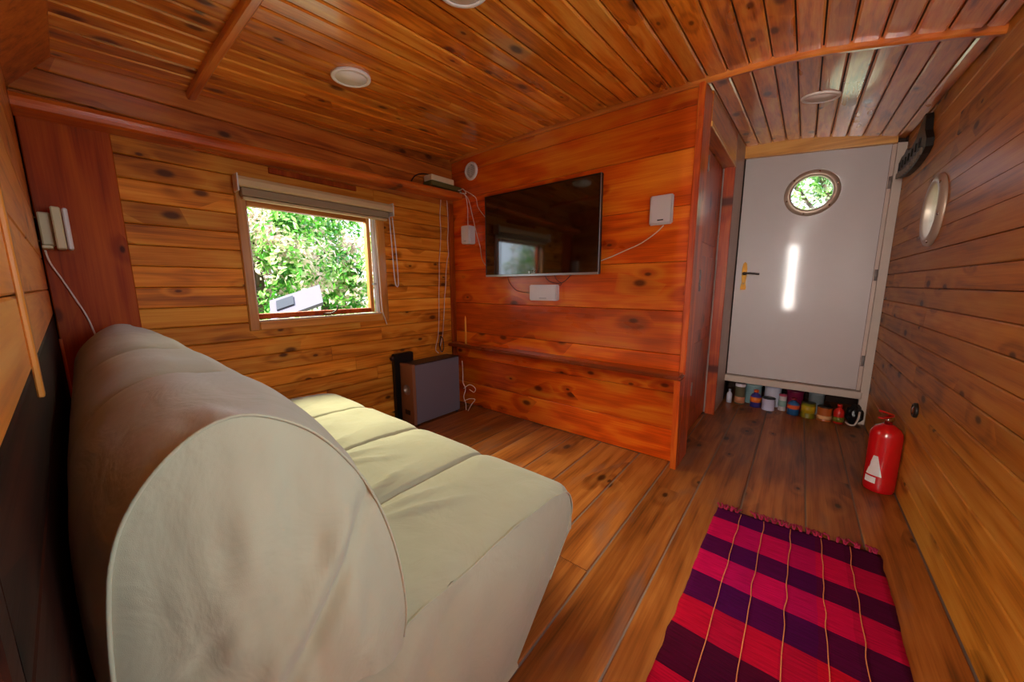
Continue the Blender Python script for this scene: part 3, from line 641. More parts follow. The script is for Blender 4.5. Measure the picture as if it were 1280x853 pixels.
# ------------------------------------------------------------------ roller blind
bl = empty('roller_blind', (XL + 0.02, 1.0, 1.5), 'rolled up cream roller blind above the window on the left', 'blind')
bm = bmesh.new()
sec = [(0.001, 1.484), (0.060, 1.484), (0.068, 1.492), (0.068, 1.514), (0.058, 1.530), (0.03, 1.538), (0.001, 1.538)]
add_prism(bm, [(a - 0.0, -0.408, z - 1.5) for a, z in sec], (0, 0.842, 0)); from_bm('cassette', bm, M['blind'], bl)
box('rolled_fabric', 0.003, 0.048, -0.395, 0.415, 1.444 - 1.5, 1.4835 - 1.5, M['blind_dark'], bl, 0.004)
box('bottom_rail', 0.006, 0.036, -0.390, 0.410, 1.428 - 1.5, 1.4415 - 1.5, M['blind'], bl, 0.003)
box('end_cap', 0.0, 0.070, -0.416, -0.4085, 1.458 - 1.5, 1.541 - 1.5, M['white_plastic'], bl, 0.003)
box('end_cap', 0.0, 0.070, 0.4345, 0.442, 1.458 - 1.5, 1.541 - 1.5, M['white_plastic'], bl, 0.003)
tube('pull_chain', [(0.035, 0.424, -0.045), (0.035, 0.432, -0.25), (0.035, 0.440, -0.45), (0.036, 0.452, -0.505), (0.037, 0.466, -0.475), (0.036, 0.462, -0.28), (0.036, 0.446, -0.045)], 0.0035, M['white_plastic'], bl)
tag(tube('pull_cord', [(XL + 0.022, 1.335, 1.44), (XL + 0.022, 1.345, 1.05), (XL + 0.023, 1.35, 0.85), (XL + 0.026, 1.365, 0.78), (XL + 0.030, 1.375, 0.735)], 0.0032, M['cable']), 'thin white cord hanging down the right edge of the window frame', 'cord')

# ------------------------------------------------------------------ long narrow wall shelf above the window
prism_pts = [(0.0, 1.636), (0.10, 1.636), (0.113, 1.642), (0.118, 1.655), (0.118, 1.668), (0.112, 1.682), (0.10, 1.688), (0.0, 1.688)]
bm = bmesh.new(); sy0, sy1 = YB + 0.001, YP - 0.002
a = [bm.verts.new((x, sy0 - 1.0, z - 0.030 - 1.636)) for x, z in prism_pts]; b = [bm.verts.new((x, sy1 - 1.0, z + 0.030 - 1.636)) for x, z in prism_pts]
bm.faces.new(a); bm.faces.new(b[::-1])
for k in range(len(a)): bm.faces.new((a[k], b[k], b[(k + 1) % len(a)], a[(k + 1) % len(a)]))
tag(from_bm('wall_shelf', bm, M['shelf_y'], None, (XL + 0.0, 1.0, 1.636)), 'long narrow reddish wooden shelf with rounded front edge above the window', 'shelf')
SHZ = lambda y: 1.688 - 0.030 + 0.060 * (y - sy0) / (sy1 - sy0)

# ------------------------------------------------------------------ low shelf under the television
ls = empty('bench_shelf', (-1.3, 1.985, 0.0), 'long low wooden shelf along the wall under the television', 'shelf')
bm = bmesh.new(); add_box(bm, XL + 0.016 + 1.3, XC - 0.001 + 1.3, 1.93 - 1.985, YP - 0.001 - 1.985, 0.506, 0.532, 0.008, 2); from_bm('shelf_board', bm, M['shelf_x'], ls)
prism('end_support', [(XC - 0.031 + 1.3, 1.965 - 1.985, 0.001), (XC - 0.031 + 1.3, 2.018 - 1.985, 0.001), (XC - 0.031 + 1.3, 2.018 - 1.985, 0.505), (XC - 0.031 + 1.3, 1.937 - 1.985, 0.505)], (0.03, 0, 0), M['part_v'], ls)

# ------------------------------------------------------------------ television
tvx0, tvx1, tvz0, tvz1, tvy = -1.832, -0.934, 1.063, 1.628, 1.975
tv = empty('television', ((tvx0 + tvx1) / 2, 2.0, tvz0), 'large black flat-screen television mounted on the red wooden wall', 'television')
cx = (tvx0 + tvx1) / 2; tw = tvx1 - tvx0; th = tvz1 - tvz0
bm = bmesh.new(); add_box(bm, -tw / 2, tw / 2, tvy - 2.0, tvy - 2.0 + 0.028, 0, th, 0.003); add_box(bm, -tw * 0.35, tw * 0.35, tvy - 2.0 + 0.0285, tvy - 2.0 + 0.05, 0.06, th * 0.7, 0.006); from_bm('housing', bm, M['black'], tv)
box('screen', -tw / 2 + 0.010, tw / 2 - 0.010, tvy - 2.0 - 0.0015, tvy - 2.0 - 0.0002, 0.032, th - 0.010, M['screen'], tv, 0.0)
box('bezel_bar', -tw / 2, tw / 2, tvy - 2.0 - 0.004, tvy - 2.0 - 0.0003, -0.002, 0.012, M['silver'], tv, 0.001)
box('bezel_side', -tw / 2, -tw / 2 + 0.004, tvy - 2.0 - 0.003, tvy - 2.0 - 0.0003, 0.0125, th, M['black'], tv, 0.001)
box('bezel_side', tw / 2 - 0.004, tw / 2, tvy - 2.0 - 0.003, tvy - 2.0 - 0.0003, 0.0125, th, M['silver'], tv, 0.001)
lbz = box('lower_bezel', -tw / 2 + 0.0045, tw / 2 - 0.0045, tvy - 2.0 - 0.0022, tvy - 2.0 - 0.0003, 0.0125, 0.0315, M['screen'], tv, 0.0005)
RXM = Matrix.Rotation(PI / 2, 4, 'X')
text_obj('brand_lettering', 'LG', 0.024, M['silver'], lbz, Matrix.Translation((-0.02, tvy - 2.0 - 0.003, 0.0225)) @ RXM)
bm = bmesh.new(); add_lathe(bm, [(0, 0), (0.008, 0), (0.008, 0.001), (0, 0.001)], 16, Matrix.Translation((-0.052, tvy - 2.0 - 0.003, 0.0225)) @ RXM); from_bm('brand_emblem', bm, M['silver'], lbz)
box('wall_bracket', -0.2, 0.2, tvy - 2.0 + 0.0505, YP - 2.0 - 0.001, 0.15, 0.35, M['black'], tv, 0.002)

# ------------------------------------------------------------------ speakers
def speaker(loc, w, h, d, label, rz=0.0, badge='silver', grille=True):
    o = empty('speaker', loc, label, 'speaker', None, None, rz)
    box('cabinet', -w / 2, w / 2, -d, 0, 0, h, M['white_plastic'], o, 0.006, 2)
    if grille: box('grille', -w / 2 + 0.006, w / 2 - 0.006, -d - 0.004, -d - 0.0003, 0.006, h - 0.006, M['white_plastic'], o, 0.004, 2)
    grl = o.children[-1]
    box('badge', -w * 0.12, w * 0.14, -d - 0.0055, -d - 0.0042, h * 0.13, h * 0.13 + 0.006, M[badge], grl, 0.0005)
    return o
speaker((-2.045, YP - 0.001, 1.315), 0.085, 0.135, 0.075, 'small white speaker left of the television near the corner', 0.10)
speaker((-0.615, YP - 0.001, 1.315), 0.118, 0.150, 0.022, 'white square speaker right of the television', 0.0, 'black')
speaker((-1.345, YP - 0.001, 0.897), 0.205, 0.105, 0.05, 'white wide speaker under the television', 0.12)
# white two-piece speaker on the dark plank at the left edge
sp = empty('speaker', (XL + 0.010, 0.005, 1.14), 'ivory speaker on a bracket on the dark plank at the left edge', 'speaker')
box('bracket', 0.0, 0.07, -0.034, -0.004, 0.012, 0.130, M['ivory_plastic'], sp, 0.004)
box('bracket_foot', 0.0, 0.085, -0.036, -0.010, 0.0, 0.011, M['ivory_plastic'], sp, 0.002)
box('cabinet', 0.035, 0.115, -0.002, 0.022, -0.002, 0.148, M['ivory_plastic'], sp, 0.004)
box('grille', 0.038, 0.118, 0.0245, 0.038, -0.002, 0.146, M['white_plastic'], sp, 0.004)
for zz in (0.03, 0.115):
    lathe('screw', [(0, 0), (0.004, 0), (0.003, 0.003), (0, 0.004)], M['chrome'], sp, (0.01, -0.041, zz), 8, Matrix.Rotation(PI / 2, 4, 'Y'))

# ------------------------------------------------------------------ subwoofer and the slim black box behind it
sw = empty('subwoofer', (-2.12, 1.62, 0.0), 'grey floor-standing subwoofer box in the corner by the left wall', 'subwoofer')
bm = bmesh.new(); add_box(bm, -0.075, 0.065, -0.15, 0.265, 0.012, 0.445, 0.003)
body = from_bm('cabinet', bm, M['sub_side'], sw)
box('top_panel', -0.075, 0.065, -0.15, 0.265, 0.4455, 0.452, M['sub_top'], sw, 0.002)
bm = bmesh.new(); ring_plate(bm, -0.005, 0.265, 0.034, -0.077, 0.067, 0.012, 0.452, -0.176, -0.1515, 32); fpn = from_bm('front_panel', bm, M['sub_front'], sw)
bm = bmesh.new(); add_lathe(bm, [(0.0, 0.0), (0.032, 0.0), (0.0335, 0.024), (0.039, 0.028), (0.039, 0.025), (0.035, 0.0255)], 28, Matrix.Translation((-0.005, -0.1512, 0.265)) @ RXM); from_bm('bass_port', bm, M['silver'], fpn, smooth=True)
box('display', -0.035, 0.025, -0.1785, -0.1762, 0.08, 0.115, M['black'], fpn, 0.001)
for sx in (-0.06, 0.05):
    for sy in (-0.13, 0.24): lathe('foot', [(0, 0), (0.012, 0), (0.012, 0.0118), (0, 0.0118)], M['black'], sw, (sx, sy, 0.0), 12)
sb = empty('slim_box', (-2.224, 1.55, 0.0), 'slim black upright box between the subwoofer and the left wall', 'box')
box('case', -0.022, 0.020, -0.14, 0.02, 0.0, 0.515, M['black'], sb, 0.005, 2)
lathe('dial', [(0, 0), (0.018, 0), (0.018, 0.012), (0.014, 0.016), (0, 0.016)], M['sub_top'], sb, (0.0, -0.1405, 0.485), 16, RXM)

# ------------------------------------------------------------------ things on and under the high shelf's far end
y = 1.89
b1 = tag(box('equipment_box', -0.05, 0.05, -0.14, 0.15, 0, 0.034, M['olive_box'], None, 0.003, loc=(XL + 0.062, y, SHZ(y + 0.15) + 0.001)), 'flat olive box lying on the far end of the high shelf', 'box')
b2 = tag(box('router', -0.042, 0.048, -0.12, 0.095, 0, 0.04, M['cream_box'], None, 0.004, loc=(XL + 0.062, y - 0.02, SHZ(y + 0.15) + 0.0358)), 'flat cream box lying on top of the olive box on the high shelf', 'box')
zt = SHZ(1.8)
tag(tube('black_lead', [(XL + 0.03, 1.62, SHZ(1.62) + 0.006), (XL + 0.02, 1.68, zt + 0.07), (XL + 0.006, 1.78, zt + 0.105), (XL + 0.006, 1.92, zt + 0.10), (XL + 0.006, 2.02, zt + 0.05)], 0.004, M['black_cable']), 'black lead arching over the boxes on the high shelf', 'cable')
# vent
vt = empty('air_vent', (-2.03, YP - 0.0005, 1.855), 'round white slatted air vent high in the corner', 'vent')
bm = bmesh.new(); add_lathe(bm, [(0.046, 0.0), (0.046, 0.012), (0.050, 0.016), (0.060, 0.014), (0.066, 0.004), (0.066, 0.0), (0.046, 0.0)], 36, RXM); from_bm('vent_ring', bm, M['white_plastic'], vt, smooth=True)
bm = bmesh.new(); add_lathe(bm, [(0, 0.0), (0.0459, 0.0), (0.0459, 0.002), (0, 0.002)], 36, RXM); from_bm('vent_backing', bm, M['black'], vt)
for k in range(9):
    zz = -0.036 + k * 0.009; hw = math.sqrt(max(1e-5, 0.0455 ** 2 - zz * zz)) - 0.001
    box('slat', -hw, hw, -0.011, -0.0035, zz - 0.0022, zz + 0.0022, M['white_plastic'], vt, 0.0)
box('vent_bar', -0.003, 0.003, -0.013, -0.0112, -0.044, 0.044, M['white_plastic'], vt, 0.0)

# ------------------------------------------------------------------ cables
def cable(pts, label, r=0.0028, mat='cable', name='cable'):
    return tag(tube(name, pts, r, M[mat]), label, 'cable')
xw = XL + 0.020
def wob(p0, p1, n, amp, seed, ax=1):
    rr = random.Random(seed); out = []
    for i in range(n + 1):
        t = i / n; p = Vector(p0).lerp(Vector(p1), t)
        if 0 < i < n: p[ax] += rr.uniform(-amp, amp)
        out.append(p)
    return out
cable(wob((xw, 1.905, 1.655), (xw, 1.83, 0.60), 9, 0.008, 1) + [(xw, 1.80, 0.50), (xw + 0.01, 1.82, 0.462)], 'white cable down the left wall to the subwoofer, nearer the window')
cable(wob((xw, 1.965, 1.66), (xw, 1.965, 1.25), 4, 0.006, 2) + wob((xw, 1.95, 1.2), (xw, 1.875, 0.60), 6, 0.008, 3) + [(xw, 1.845, 0.50), (xw + 0.015, 1.84, 0.47)], 'white cable down the left wall to the subwoofer, nearer the corner')
cable([(xw + 0.008, 1.85, 0.60), (xw + 0.01, 1.835, 0.53), (xw + 0.012, 1.85, 0.47), (xw + 0.014, 1.872, 0.50), (xw + 0.012, 1.868, 0.57), (xw + 0.01, 1.85, 0.595)], 'small coil of dark lead tied above the subwoofer', 0.004, 'black_cable', 'cable_coil')
by = YP - 0.006
cable([(XL + 0.121, by - 0.03, 1.71), (XL + 0.16, by - 0.006, 1.685), (-2.075, by, 1.60), (-2.075, by, 1.53), (-2.055, by - 0.02, 1.452)], 'white cable from the high shelf down to the small corner speaker')
cable([(XL + 0.125, by - 0.03, 1.715), (-2.07, by, 1.665), (-2.025, by, 1.53), (-1.985, by - 0.001, 1.40), (-1.95, by, 1.30), (-1.93, by, 1.20), (-1.88, by, 1.14), (-1.81, by, 1.11)], 'white cable looping from the high shelf to behind the lower television')
cable([(XL + 0.17, by - 0.034, 1.722), (-1.99, by, 1.66), (-1.96, by, 1.58), (-1.86, by, 1.475), (-1.80, by, 1.44)], 'white cable slanting from the high shelf to behind the upper television')
cable([(XL + 0.125, by - 0.045, SHZ(2.0) + 0.004), (XL + 0.118, by - 0.02, SHZ(2.0) + 0.012), (XL + 0.15, by - 0.02, SHZ(2.0) + 0.016), (XL + 0.17, by - 0.01, 1.70), (XL + 0.14, by - 0.03, 1.703)], 'knot of white cable at the far end of the high shelf', 0.004)
cable([(-0.60, by, 1.312), (-0.64, by, 1.275), (-0.72, by, 1.225), (-0.80, by, 1.195), (-0.88, by, 1.165), (-0.96, by, 1.14)], 'white cable running from the right speaker to the television')
cable([(-1.36, by, 1.075), (-1.32, by - 0.006, 1.03), (-1.26, by - 0.008, 1.012), (-1.20, by - 0.008, 1.02), (-1.14, by, 1.075)], 'thin black lead hanging in a loop under the television', 0.0022, 'black_cable')
cable([(-1.28, by, 1.07), (-1.255, by - 0.006, 1.035), (-1.22, by - 0.004, 1.01), (-1.235, by, 0.995)], 'short black lead from the television to the speaker below', 0.002, 'black_cable')
cable([(-1.68, by, 1.07), (-1.66, by, 1.02), (-1.60, by, 0.965), (-1.52, by, 0.95), (-1.44, by, 0.945)], 'thin dark lead from the television to the left of the lower speaker', 0.0016, 'black_cable')
cable([(-1.99, 1.868, 0.20), (-1.955, 1.90, 0.23), (-1.91, 1.915, 0.205), (-1.915, 1.905, 0.175), (-1.96, 1.90, 0.19)], 'upper loop of white cable behind the subwoofer')
cable([(-1.99, 1.865, 0.10), (-1.955, 1.90, 0.115), (-1.92, 1.92, 0.11), (-1.955, 1.91, 0.06), (-1.98, 1.90, 0.01)], 'lower loop of white cable behind the subwoofer')
cable(wob((-2.0, 1.868, 0.42), (-1.985, 1.885, 0.02), 7, 0.015, 9), 'white cable hanging down the back of the subwoofer')
cable([(XL + 0.05, -0.026, 1.135), (XL + 0.03, -0.02, 1.09), (XL + 0.022, 0.0, 1.03), (XL + 0.02, 0.025, 0.95), (XL + 0.02, 0.045, 0.88), (XL + 0.025, 0.06, 0.79)], 'white cable from the left-edge speaker down behind the sofa')

# ------------------------------------------------------------------ orange taper on the low shelf
tag(lathe('taper_candle', [(0, 0), (0.008, 0), (0.007, 0.20), (0.002, 0.225), (0, 0.228)], M['orange'], None, (-2.075, 1.985, 0.5325), 10), 'thin orange taper candle at the left end of the low shelf', 'candle')

# ------------------------------------------------------------------ ceiling lamps
def ceil_lamp(x, y, r, label):
    z = ceil_z(x, y); e = 1e-3
    n = Vector((-(ceil_z(x + e, y) - ceil_z(x - e, y)) / (2 * e), -0.065, 1)).normalized()
    o = empty('ceiling_light', (x, y, z - 0.0), label, 'ceiling light', 'round ceiling lights')
    o.rotation_euler = (-n).to_track_quat('Z', 'Y').to_euler()
    lathe('rim', [(r * 0.80, 0.0005), (r, 0.0005), (r, 0.007), (r * 0.97, 0.011), (r * 0.82, 0.011), (r * 0.80, 0.009)], M['lamp'], o, (0, 0, 0), 40)
    lathe('diffuser', [(0, 0.001), (r * 0.798, 0.001), (r * 0.798, 0.0085), (0, 0.0095)], M['lamp'], o, (0, 0, 0), 40)
ceil_lamp(-1.63, 0.905, 0.082, 'round ceiling light above the sofa, nearest the window wall')
ceil_lamp(-0.89, 0.875, 0.082, 'round ceiling light cut by the top edge of the photo')
ceil_lamp(-0.013, 2.60, 0.083, 'round ceiling light in front of the white door')

# ------------------------------------------------------------------ sofa bed
sofa = empty('sofa_bed', (-1.25, 0.42, 0.0), 'beige canvas covered armless sofa bed with a high rounded back', 'sofa')
SO = Vector((-1.25, 0.42, 0.0))
SEAMX = [-0.848, -1.228, -1.655]
SX0, SX1 = -2.035, -0.483
def pillow(x):
    """0 at a quilting seam, 1 between"""
    d = min(abs(x - s) for s in SEAMX + [SX0 - 0.02, SX1 + 0.02]); return 1 - math.exp(-(d / 0.045) ** 2) * 0.55 - math.exp(-(d / 0.009) ** 2) * 0.75
def wr(p, s, amp): return amp * noise.noise(Vector(p) * s)
def grid_mesh(name, P, mat, parent, closed_u=False):
    bm = bmesh.new(); V = [[bm.verts.new(p - SO) for p in row] for row in P]
    for a, b in zip(V, V[1:]):
        for k in range(len(a) - 1): bm.faces.new((a[k], a[k + 1], b[k + 1], b[k]))
    return from_bm(name, bm, mat, parent, smooth=True)
def resample(pts, n):
    P = catmull([(0, y, z) for y, z in pts], 12); L_ = [0]
    for a, b in zip(P, P[1:]): L_.append(L_[-1] + (b - a).length)
    out = []; j = 0
    for i in range(n):
        s = L_[-1] * i / (n - 1)
        while j < len(L_) - 2 and L_[j + 1] < s: j += 1
        t = (s - L_[j]) / max(1e-9, L_[j + 1] - L_[j]); p = P[j].lerp(P[j + 1], t); out.append((p.y, p.z))
    return out
xs_s = sorted(set([SX0 + (SX1 - SX0) * i / 110 for i in range(111)] + [s + d for s in SEAMX for d in (-0.02, -0.012, -0.006, 0, 0.006, 0.012, 0.02)]))
seat_prof = [(-0.03, 0.405), (0.10, 0.410), (0.25, 0.414), (0.45, 0.420), (0.65, 0.420), (0.80, 0.415), (0.88, 0.398), (0.915, 0.355), (0.915, 0.31), (0.88, 0.25), (0.82, 0.19), (0.73, 0.11), (0.625, 0.015)]
SPN = resample(seat_prof, 70)
def seat_pt(x, y, z, s):
    """s: 0..1 along the profile"""
    e = min(x - SX0, SX1 - x); rnd = max(0.0, 1 - e / 0.05)
    top = max(0.0, min(1.0, (0.9 - y) / 0.1)) if z > 0.33 else 0.0
    zz = z + 0.014 * (pillow(x) - 0.8) * (1 if z > 0.3 else 0.3)
    yy = y - (0.026 * rnd ** 2.2 if z > 0.02 and y > 0.5 else 0) - (0.010 * (1 - pillow(x)) if z < 0.39 and y > 0.6 else 0)
    if top > 0:
        zz += (wr((x * 1.3, y * 0.8, 0.3), 6, 0.007) + wr((x * 1.0 + y, y * 2.2, 0.9), 11, 0.004)) * top
        # creases that fan out of the seams near the back
        for sx in SEAMX[:2]:
            for q, (dx, sl) in enumerate(((0.05, 0.25), (-0.04, -0.3), (0.10, 0.5))):
                cxx = sx + dx + sl * (y - 0.45); f = math.exp(-((x - cxx) / 0.012) ** 2) * math.exp(-((y - 0.52) / 0.10) ** 2); zz += 0.012 * f
        for q in range(7):
            cy = 0.36 + 0.045 * q; f = math.exp(-((y - cy - 0.5 * (SX1 - x)) / 0.010) ** 2) * max(0, 1 - (SX1 - x) / 0.11); zz += 0.010 * f * (0.5 + 0.5 * math.sin(q * 2.1))
    elif z < 0.36:
        yy += wr((x * 2.2, z * 0.7, 1.7), 5, 0.010)
    return Vector((x, yy, zz))
P = [[seat_pt(x, y, z, i / 69) for i, (y, z) in enumerate(SPN)] for x in xs_s]
grid_mesh('seat_cover', P, M['canvas'], sofa)
SEAT = bpy.data.objects['seat_cover']
def end_panel(X, sgn):
    q = [seat_pt(X, y, z, 0) for y, z in SPN]; k0 = max(range(len(q)), key=lambda k: q[k].y)
    def front(z):
        for a, b in zip(q[k0:], q[k0 + 1:]):
            if a.z >= z >= b.z: return a.y + (b.y - a.y) * (z - a.z) / (b.z - a.z - 1e-9)
        return q[k0].y if z > q[k0].z else q[-1].y
    def topz(y):
        for a, b in zip(q[:k0], q[1:k0 + 1]):
            if a.y <= y <= b.y: return a.z + (b.z - a.z) * (y - a.y) / (b.y - a.y + 1e-9)
        return q[k0].z
    rows = []; n, m = 40, 60
    for j in range(n + 1):
        v = j / n; row = []
        for i in range(m + 1):
            u = i / m; zb = 0.012 + v * (0.42 - 0.012); y = -0.03 + u * (front(min(zb, q[k0].z)) + 0.03); z = min(zb, 0.012 + v * (topz(y) - 0.012))
            e = min(1.0, (1 - v) * 7, (1 - u) * 8)
            bul = 0.016 * math.sin(PI * min(1, (1 - v) * 1.1)) * min(1, (1 - u) * 6)
            for (c0, sl, w_, am) in ((0.34, -0.80, 0.026, 0.009), (0.41, -0.55, 0.024, -0.010), (0.48, -0.42, 0.034, 0.008), (0.60, -0.2, 0.05, 0.006)):
                bul += am * math.exp(-((y - c0 - sl * (0.41 - z)) / w_) ** 2) * e
            bul += wr((y * 1.5, z * 0.7, 4.1), 7, 0.008) * e
            row.append(Vector((X + sgn * bul, y, z)))
        rows.append(row)
    return grid_mesh('side_panel', rows, M['canvas'], sofa)
end_panel(SX1, 1); end_panel(SX0, -1)
bm = bmesh.new(); add_tube(bm, [seat_pt(SX1, y, z, 0) + Vector((0.001, 0, 0.002)) - SO for y, z in SPN[14:60:2]], 0.0026, 6, 3); from_bm('piping', bm, M['piping'], SEAT, smooth=True)
# frame under the cover
box('base_frame', SX0 + 0.05 - SO.x, SX1 - 0.05 - SO.x, -0.02 - SO.y, 0.55 - SO.y, 0.0, 0.18, M['sub_top'], sofa, 0.004)
# back cushion
back_prof = [(-0.030, 0.385), (-0.036, 0.47), (-0.040, 0.58), (-0.036, 0.68), (-0.018, 0.775), (0.030, 0.838), (0.095, 0.858), (0.165, 0.828), (0.222, 0.755), (0.262, 0.660), (0.285, 0.555), (0.292, 0.46), (0.280, 0.395)]
BP = resample(back_prof, 90)
def back_pt(x, y, z, e_scale=1.0):
    near = SX1 + 0.018; far = SX0 - 0.005
    t = max(0.0, min(1.0, (near - x) / 0.26)); t2 = max(0.0, min(1.0, (x - far) / 0.2)); plump = math.sin(t * PI / 2) * math.sin(t2 * PI / 2)
    cy, cz = 0.125, 0.58
    k = 1 + 0.075 * plump
    yy = cy + (y - cy) * (k if y > cy else 0.86 + 0.14 * plump); zz = cz + (z - cz) * (1 + 0.012 * plump if z > cz else 1.0)
    if y > cy: yy += 0.030 * plump
    g = 1 - pillow(x) if SX0 + 0.05 < x < SX1 - 0.2 else 0
    if z > 0.5: yy += (-0.012 if y > cy else 0.0) * g; zz -= 0.016 * g * max(0, min(1, (z - 0.6) / 0.15))
    yy += 0.02 * max(0, (-0.9 - x)) / 1.1 * (1 if y < cy else 0)
    zz += wr((x * 2.0, y * 3, z), 4, 0.006) * (1 if z > 0.6 else 0)
    # gathers beside the end piping
    d = near - x
    if 0 < d < 0.10:
        s = y * 1.0 + (z - 0.5) * 1.3
        yy += 0.003 * math.sin(s * 80 + 3 * math.sin(s * 13)) * math.sin(PI * d / 0.10) * (1 if y < cy else 0.6); zz += 0.003 * math.sin(s * 80 + 3 * math.sin(s * 13)) * math.sin(PI * d / 0.10) * (1 if z > 0.6 else 0)
    yy = max(yy, YB + 0.002)
    return Vector((x, yy, zz))
BX0, BX1 = SX0 - 0.005, SX1 + 0.018
xs_b = sorted(set([BX0 + (BX1 - BX0) * (i / 120) for i in range(121)] + [BX1 - 0.10 + 0.1 * k / 14 for k in range(15)]))
grid_mesh('back_cushion', [[back_pt(x, y, z) for y, z in BP] for x in xs_b], M['canvas'], sofa)
def back_end(X, sgn):
    rows = []; n = 26; cy, cz = 0.12, 0.50
    for j in range(n + 1):
        v = j / n; row = []
        for (y, z) in BP:
            q = back_pt(X, y, z); py = q.y + (cy - q.y) * v; pz = q.z + (cz - q.z) * v
            if v > 0: 
                bul = 0.034 * math.sin(PI / 2 * min(1.0, v * 1.25)) + (wr((py * 3.2, pz * 0.9, 2.3), 5, 0.013) + wr((py * 4.0, pz * 1.2, 7.3), 11, 0.005)) * min(1, v * 5)
                for (cy_, cz_, sl, w_, len_, am) in ((0.14, 0.62, 0.75, 0.016, 0.11, 0.012), (0.170, 0.60, 0.75, 0.014, 0.11, -0.016), (0.05, 0.63, 0.9, 0.012, 0.06, -0.006), (0.10, 0.74, 0.25, 0.018, 0.07, 0.006), (0.14, 0.75, 0.2, 0.016, 0.06, -0.005), (0.19, 0.70, 0.1, 0.02, 0.08, 0.005)):
                    bul += am * math.exp(-((py - cy_ - sl * (pz - cz_)) / w_) ** 2) * math.exp(-((pz - cz_) / len_) ** 2)
            else: bul = 0
            row.append(Vector((X + sgn * bul, py, pz)))
        rows.append(row)
    # lower edge closes the fan
    grid_mesh('back_end_panel', rows, M['canvas'], sofa)
back_end(BX1, 1); back_end(BX0, -1)
bm = bmesh.new(); add_tube(bm, [back_pt(BX1, y, z) + Vector((0.001, 0, 0)) - SO for y, z in BP[::3]], 0.0020, 6, 3); from_bm('piping', bm, M['piping'], bpy.data.objects['back_cushion'], smooth=True)

# ------------------------------------------------------------------ rug
rug = empty('plaid_rug', (0.060, 1.752, 0.0), 'magenta and purple plaid woven rug with fringe on the floor', 'rug', rz=-0.01)
RW, RL = 0.262, 1.45
bm = bmesh.new(); nx, ny = 30, 90; top = []; bot = []
for j in range(ny + 1):
    yy = -RL * j / ny; ra, rb = [], []
    ed = 0.006 * noise.noise(Vector((3.3, yy * 14, 0))); ed2 = 0.006 * noise.noise(Vector((9.3, yy * 14, 0)))
    for i in range(nx + 1):
        u = i / nx; xx = (-RW + ed) + (2 * RW - ed + ed2) * u
        hgt = 0.006 + 0.003 * noise.noise(Vector((xx * 7, yy * 7, 1.1))) + 0.0012 * math.sin(yy * 150)
        yq = yy + (0.008 * noise.noise(Vector((xx * 9, 5, 0))) if j == 0 else 0) + 0.10 * xx
        ra.append(bm.verts.new((xx, yq, max(0.003, hgt)))); rb.append(bm.verts.new((xx, yq, 0.0012)))
    top.append(ra); bot.append(rb)
for G in (top, bot):
    for a, b in zip(G, G[1:]):
        for k in range(nx): bm.faces.new((a[k], a[k + 1], b[k + 1], b[k]))
for j in range(ny):
    for k in (0, nx): bm.faces.new((top[j][k], top[j + 1][k], bot[j + 1][k], bot[j][k]))
for k in range(nx):
    for j in (0, ny): bm.faces.new((top[j][k], top[j][k + 1], bot[j][k + 1], bot[j][k]))
from_bm('woven_cloth', bm, M['rug'], rug, smooth=True)
for xx in (-0.170, -0.087, 0.0, 0.095, 0.177):
    pts = [(xx + 0.006 * noise.noise(Vector((xx * 30, k * 0.8, 0))), -0.012 + 0.10 * xx - (RL - 0.03) * k / 24, 0.0080 + 0.002 * noise.noise(Vector((xx * 7, k, 4)))) for k in range(25)]
    tube('yellow_stripe', pts, 0.0014, M['rug_thread'], rug, segs=5, smooth_n=3)
bm = bmesh.new(); rr = random.Random(5)
for k in range(24):
    xx = -RW + 0.012 + (2 * RW - 0.024) * k / 23 + rr.uniform(-0.006, 0.006)
    if rr.random() < 0.12: continue
    for q in range(3):
        dx = rr.uniform(-0.014, 0.014)
        sk_ = 0.10 * xx
        add_tube(bm, [(px_, py_ + sk_, pz_) for px_, py_, pz_ in [(xx + dx * 0.2, -0.004, 0.005), (xx + dx * 0.7, 0.012, 0.010 + rr.uniform(0, 0.006)), (xx + dx * 1.2, 0.026, 0.007), (xx + dx * 1.6 + rr.uniform(-0.006, 0.006), 0.034 + rr.uniform(-0.006, 0.012), 0.004)]], 0.0034, 5, 3)
tag(from_bm('fringe', bm, M['fringe'], rug, smooth=True), kind='stuff')

# ------------------------------------------------------------------ fire extinguisher and wall socket
fe = empty('fire_extinguisher', (0.3865, 2.385, 0.0), 'red fire extinguisher standing on the floor by the right wall', 'fire extinguisher', rz=0.3)
lathe('cylinder', [(0, 0.0), (0.058, 0.0), (0.066, 0.008), (0.067, 0.03), (0.067, 0.325), (0.063, 0.35), (0.050, 0.372), (0.030, 0.386), (0.022, 0.392), (0, 0.392)], M['red'], fe, segs=32)
lathe('valve', [(0, 0.392), (0.017, 0.392), (0.017, 0.412), (0.021, 0.414), (0.021, 0.430), (0, 0.432)], M['chrome'], fe, segs=16)
bm = bmesh.new(); add_box(bm, -0.012, 0.012, -0.075, 0.02, 0.432, 0.440, 0.002); add_prism(bm, [(-0.011, 0.018, 0.448), (-0.011, -0.07, 0.478), (-0.011, -0.075, 0.470), (-0.011, 0.018, 0.4405)], (0.022, 0, 0)); h = from_bm('handle', bm, M['red'], fe)
h.rotation_euler.z = -0.9
fe.scale = (0.88, 0.88, 0.86)
lathe('gauge', [(0, 0), (0.012, 0), (0.012, 0.008), (0, 0.009)], M['chrome'], fe, (-0.01, -0.018, 0.42), 14, Matrix.Rotation(PI / 2, 4, 'X'))
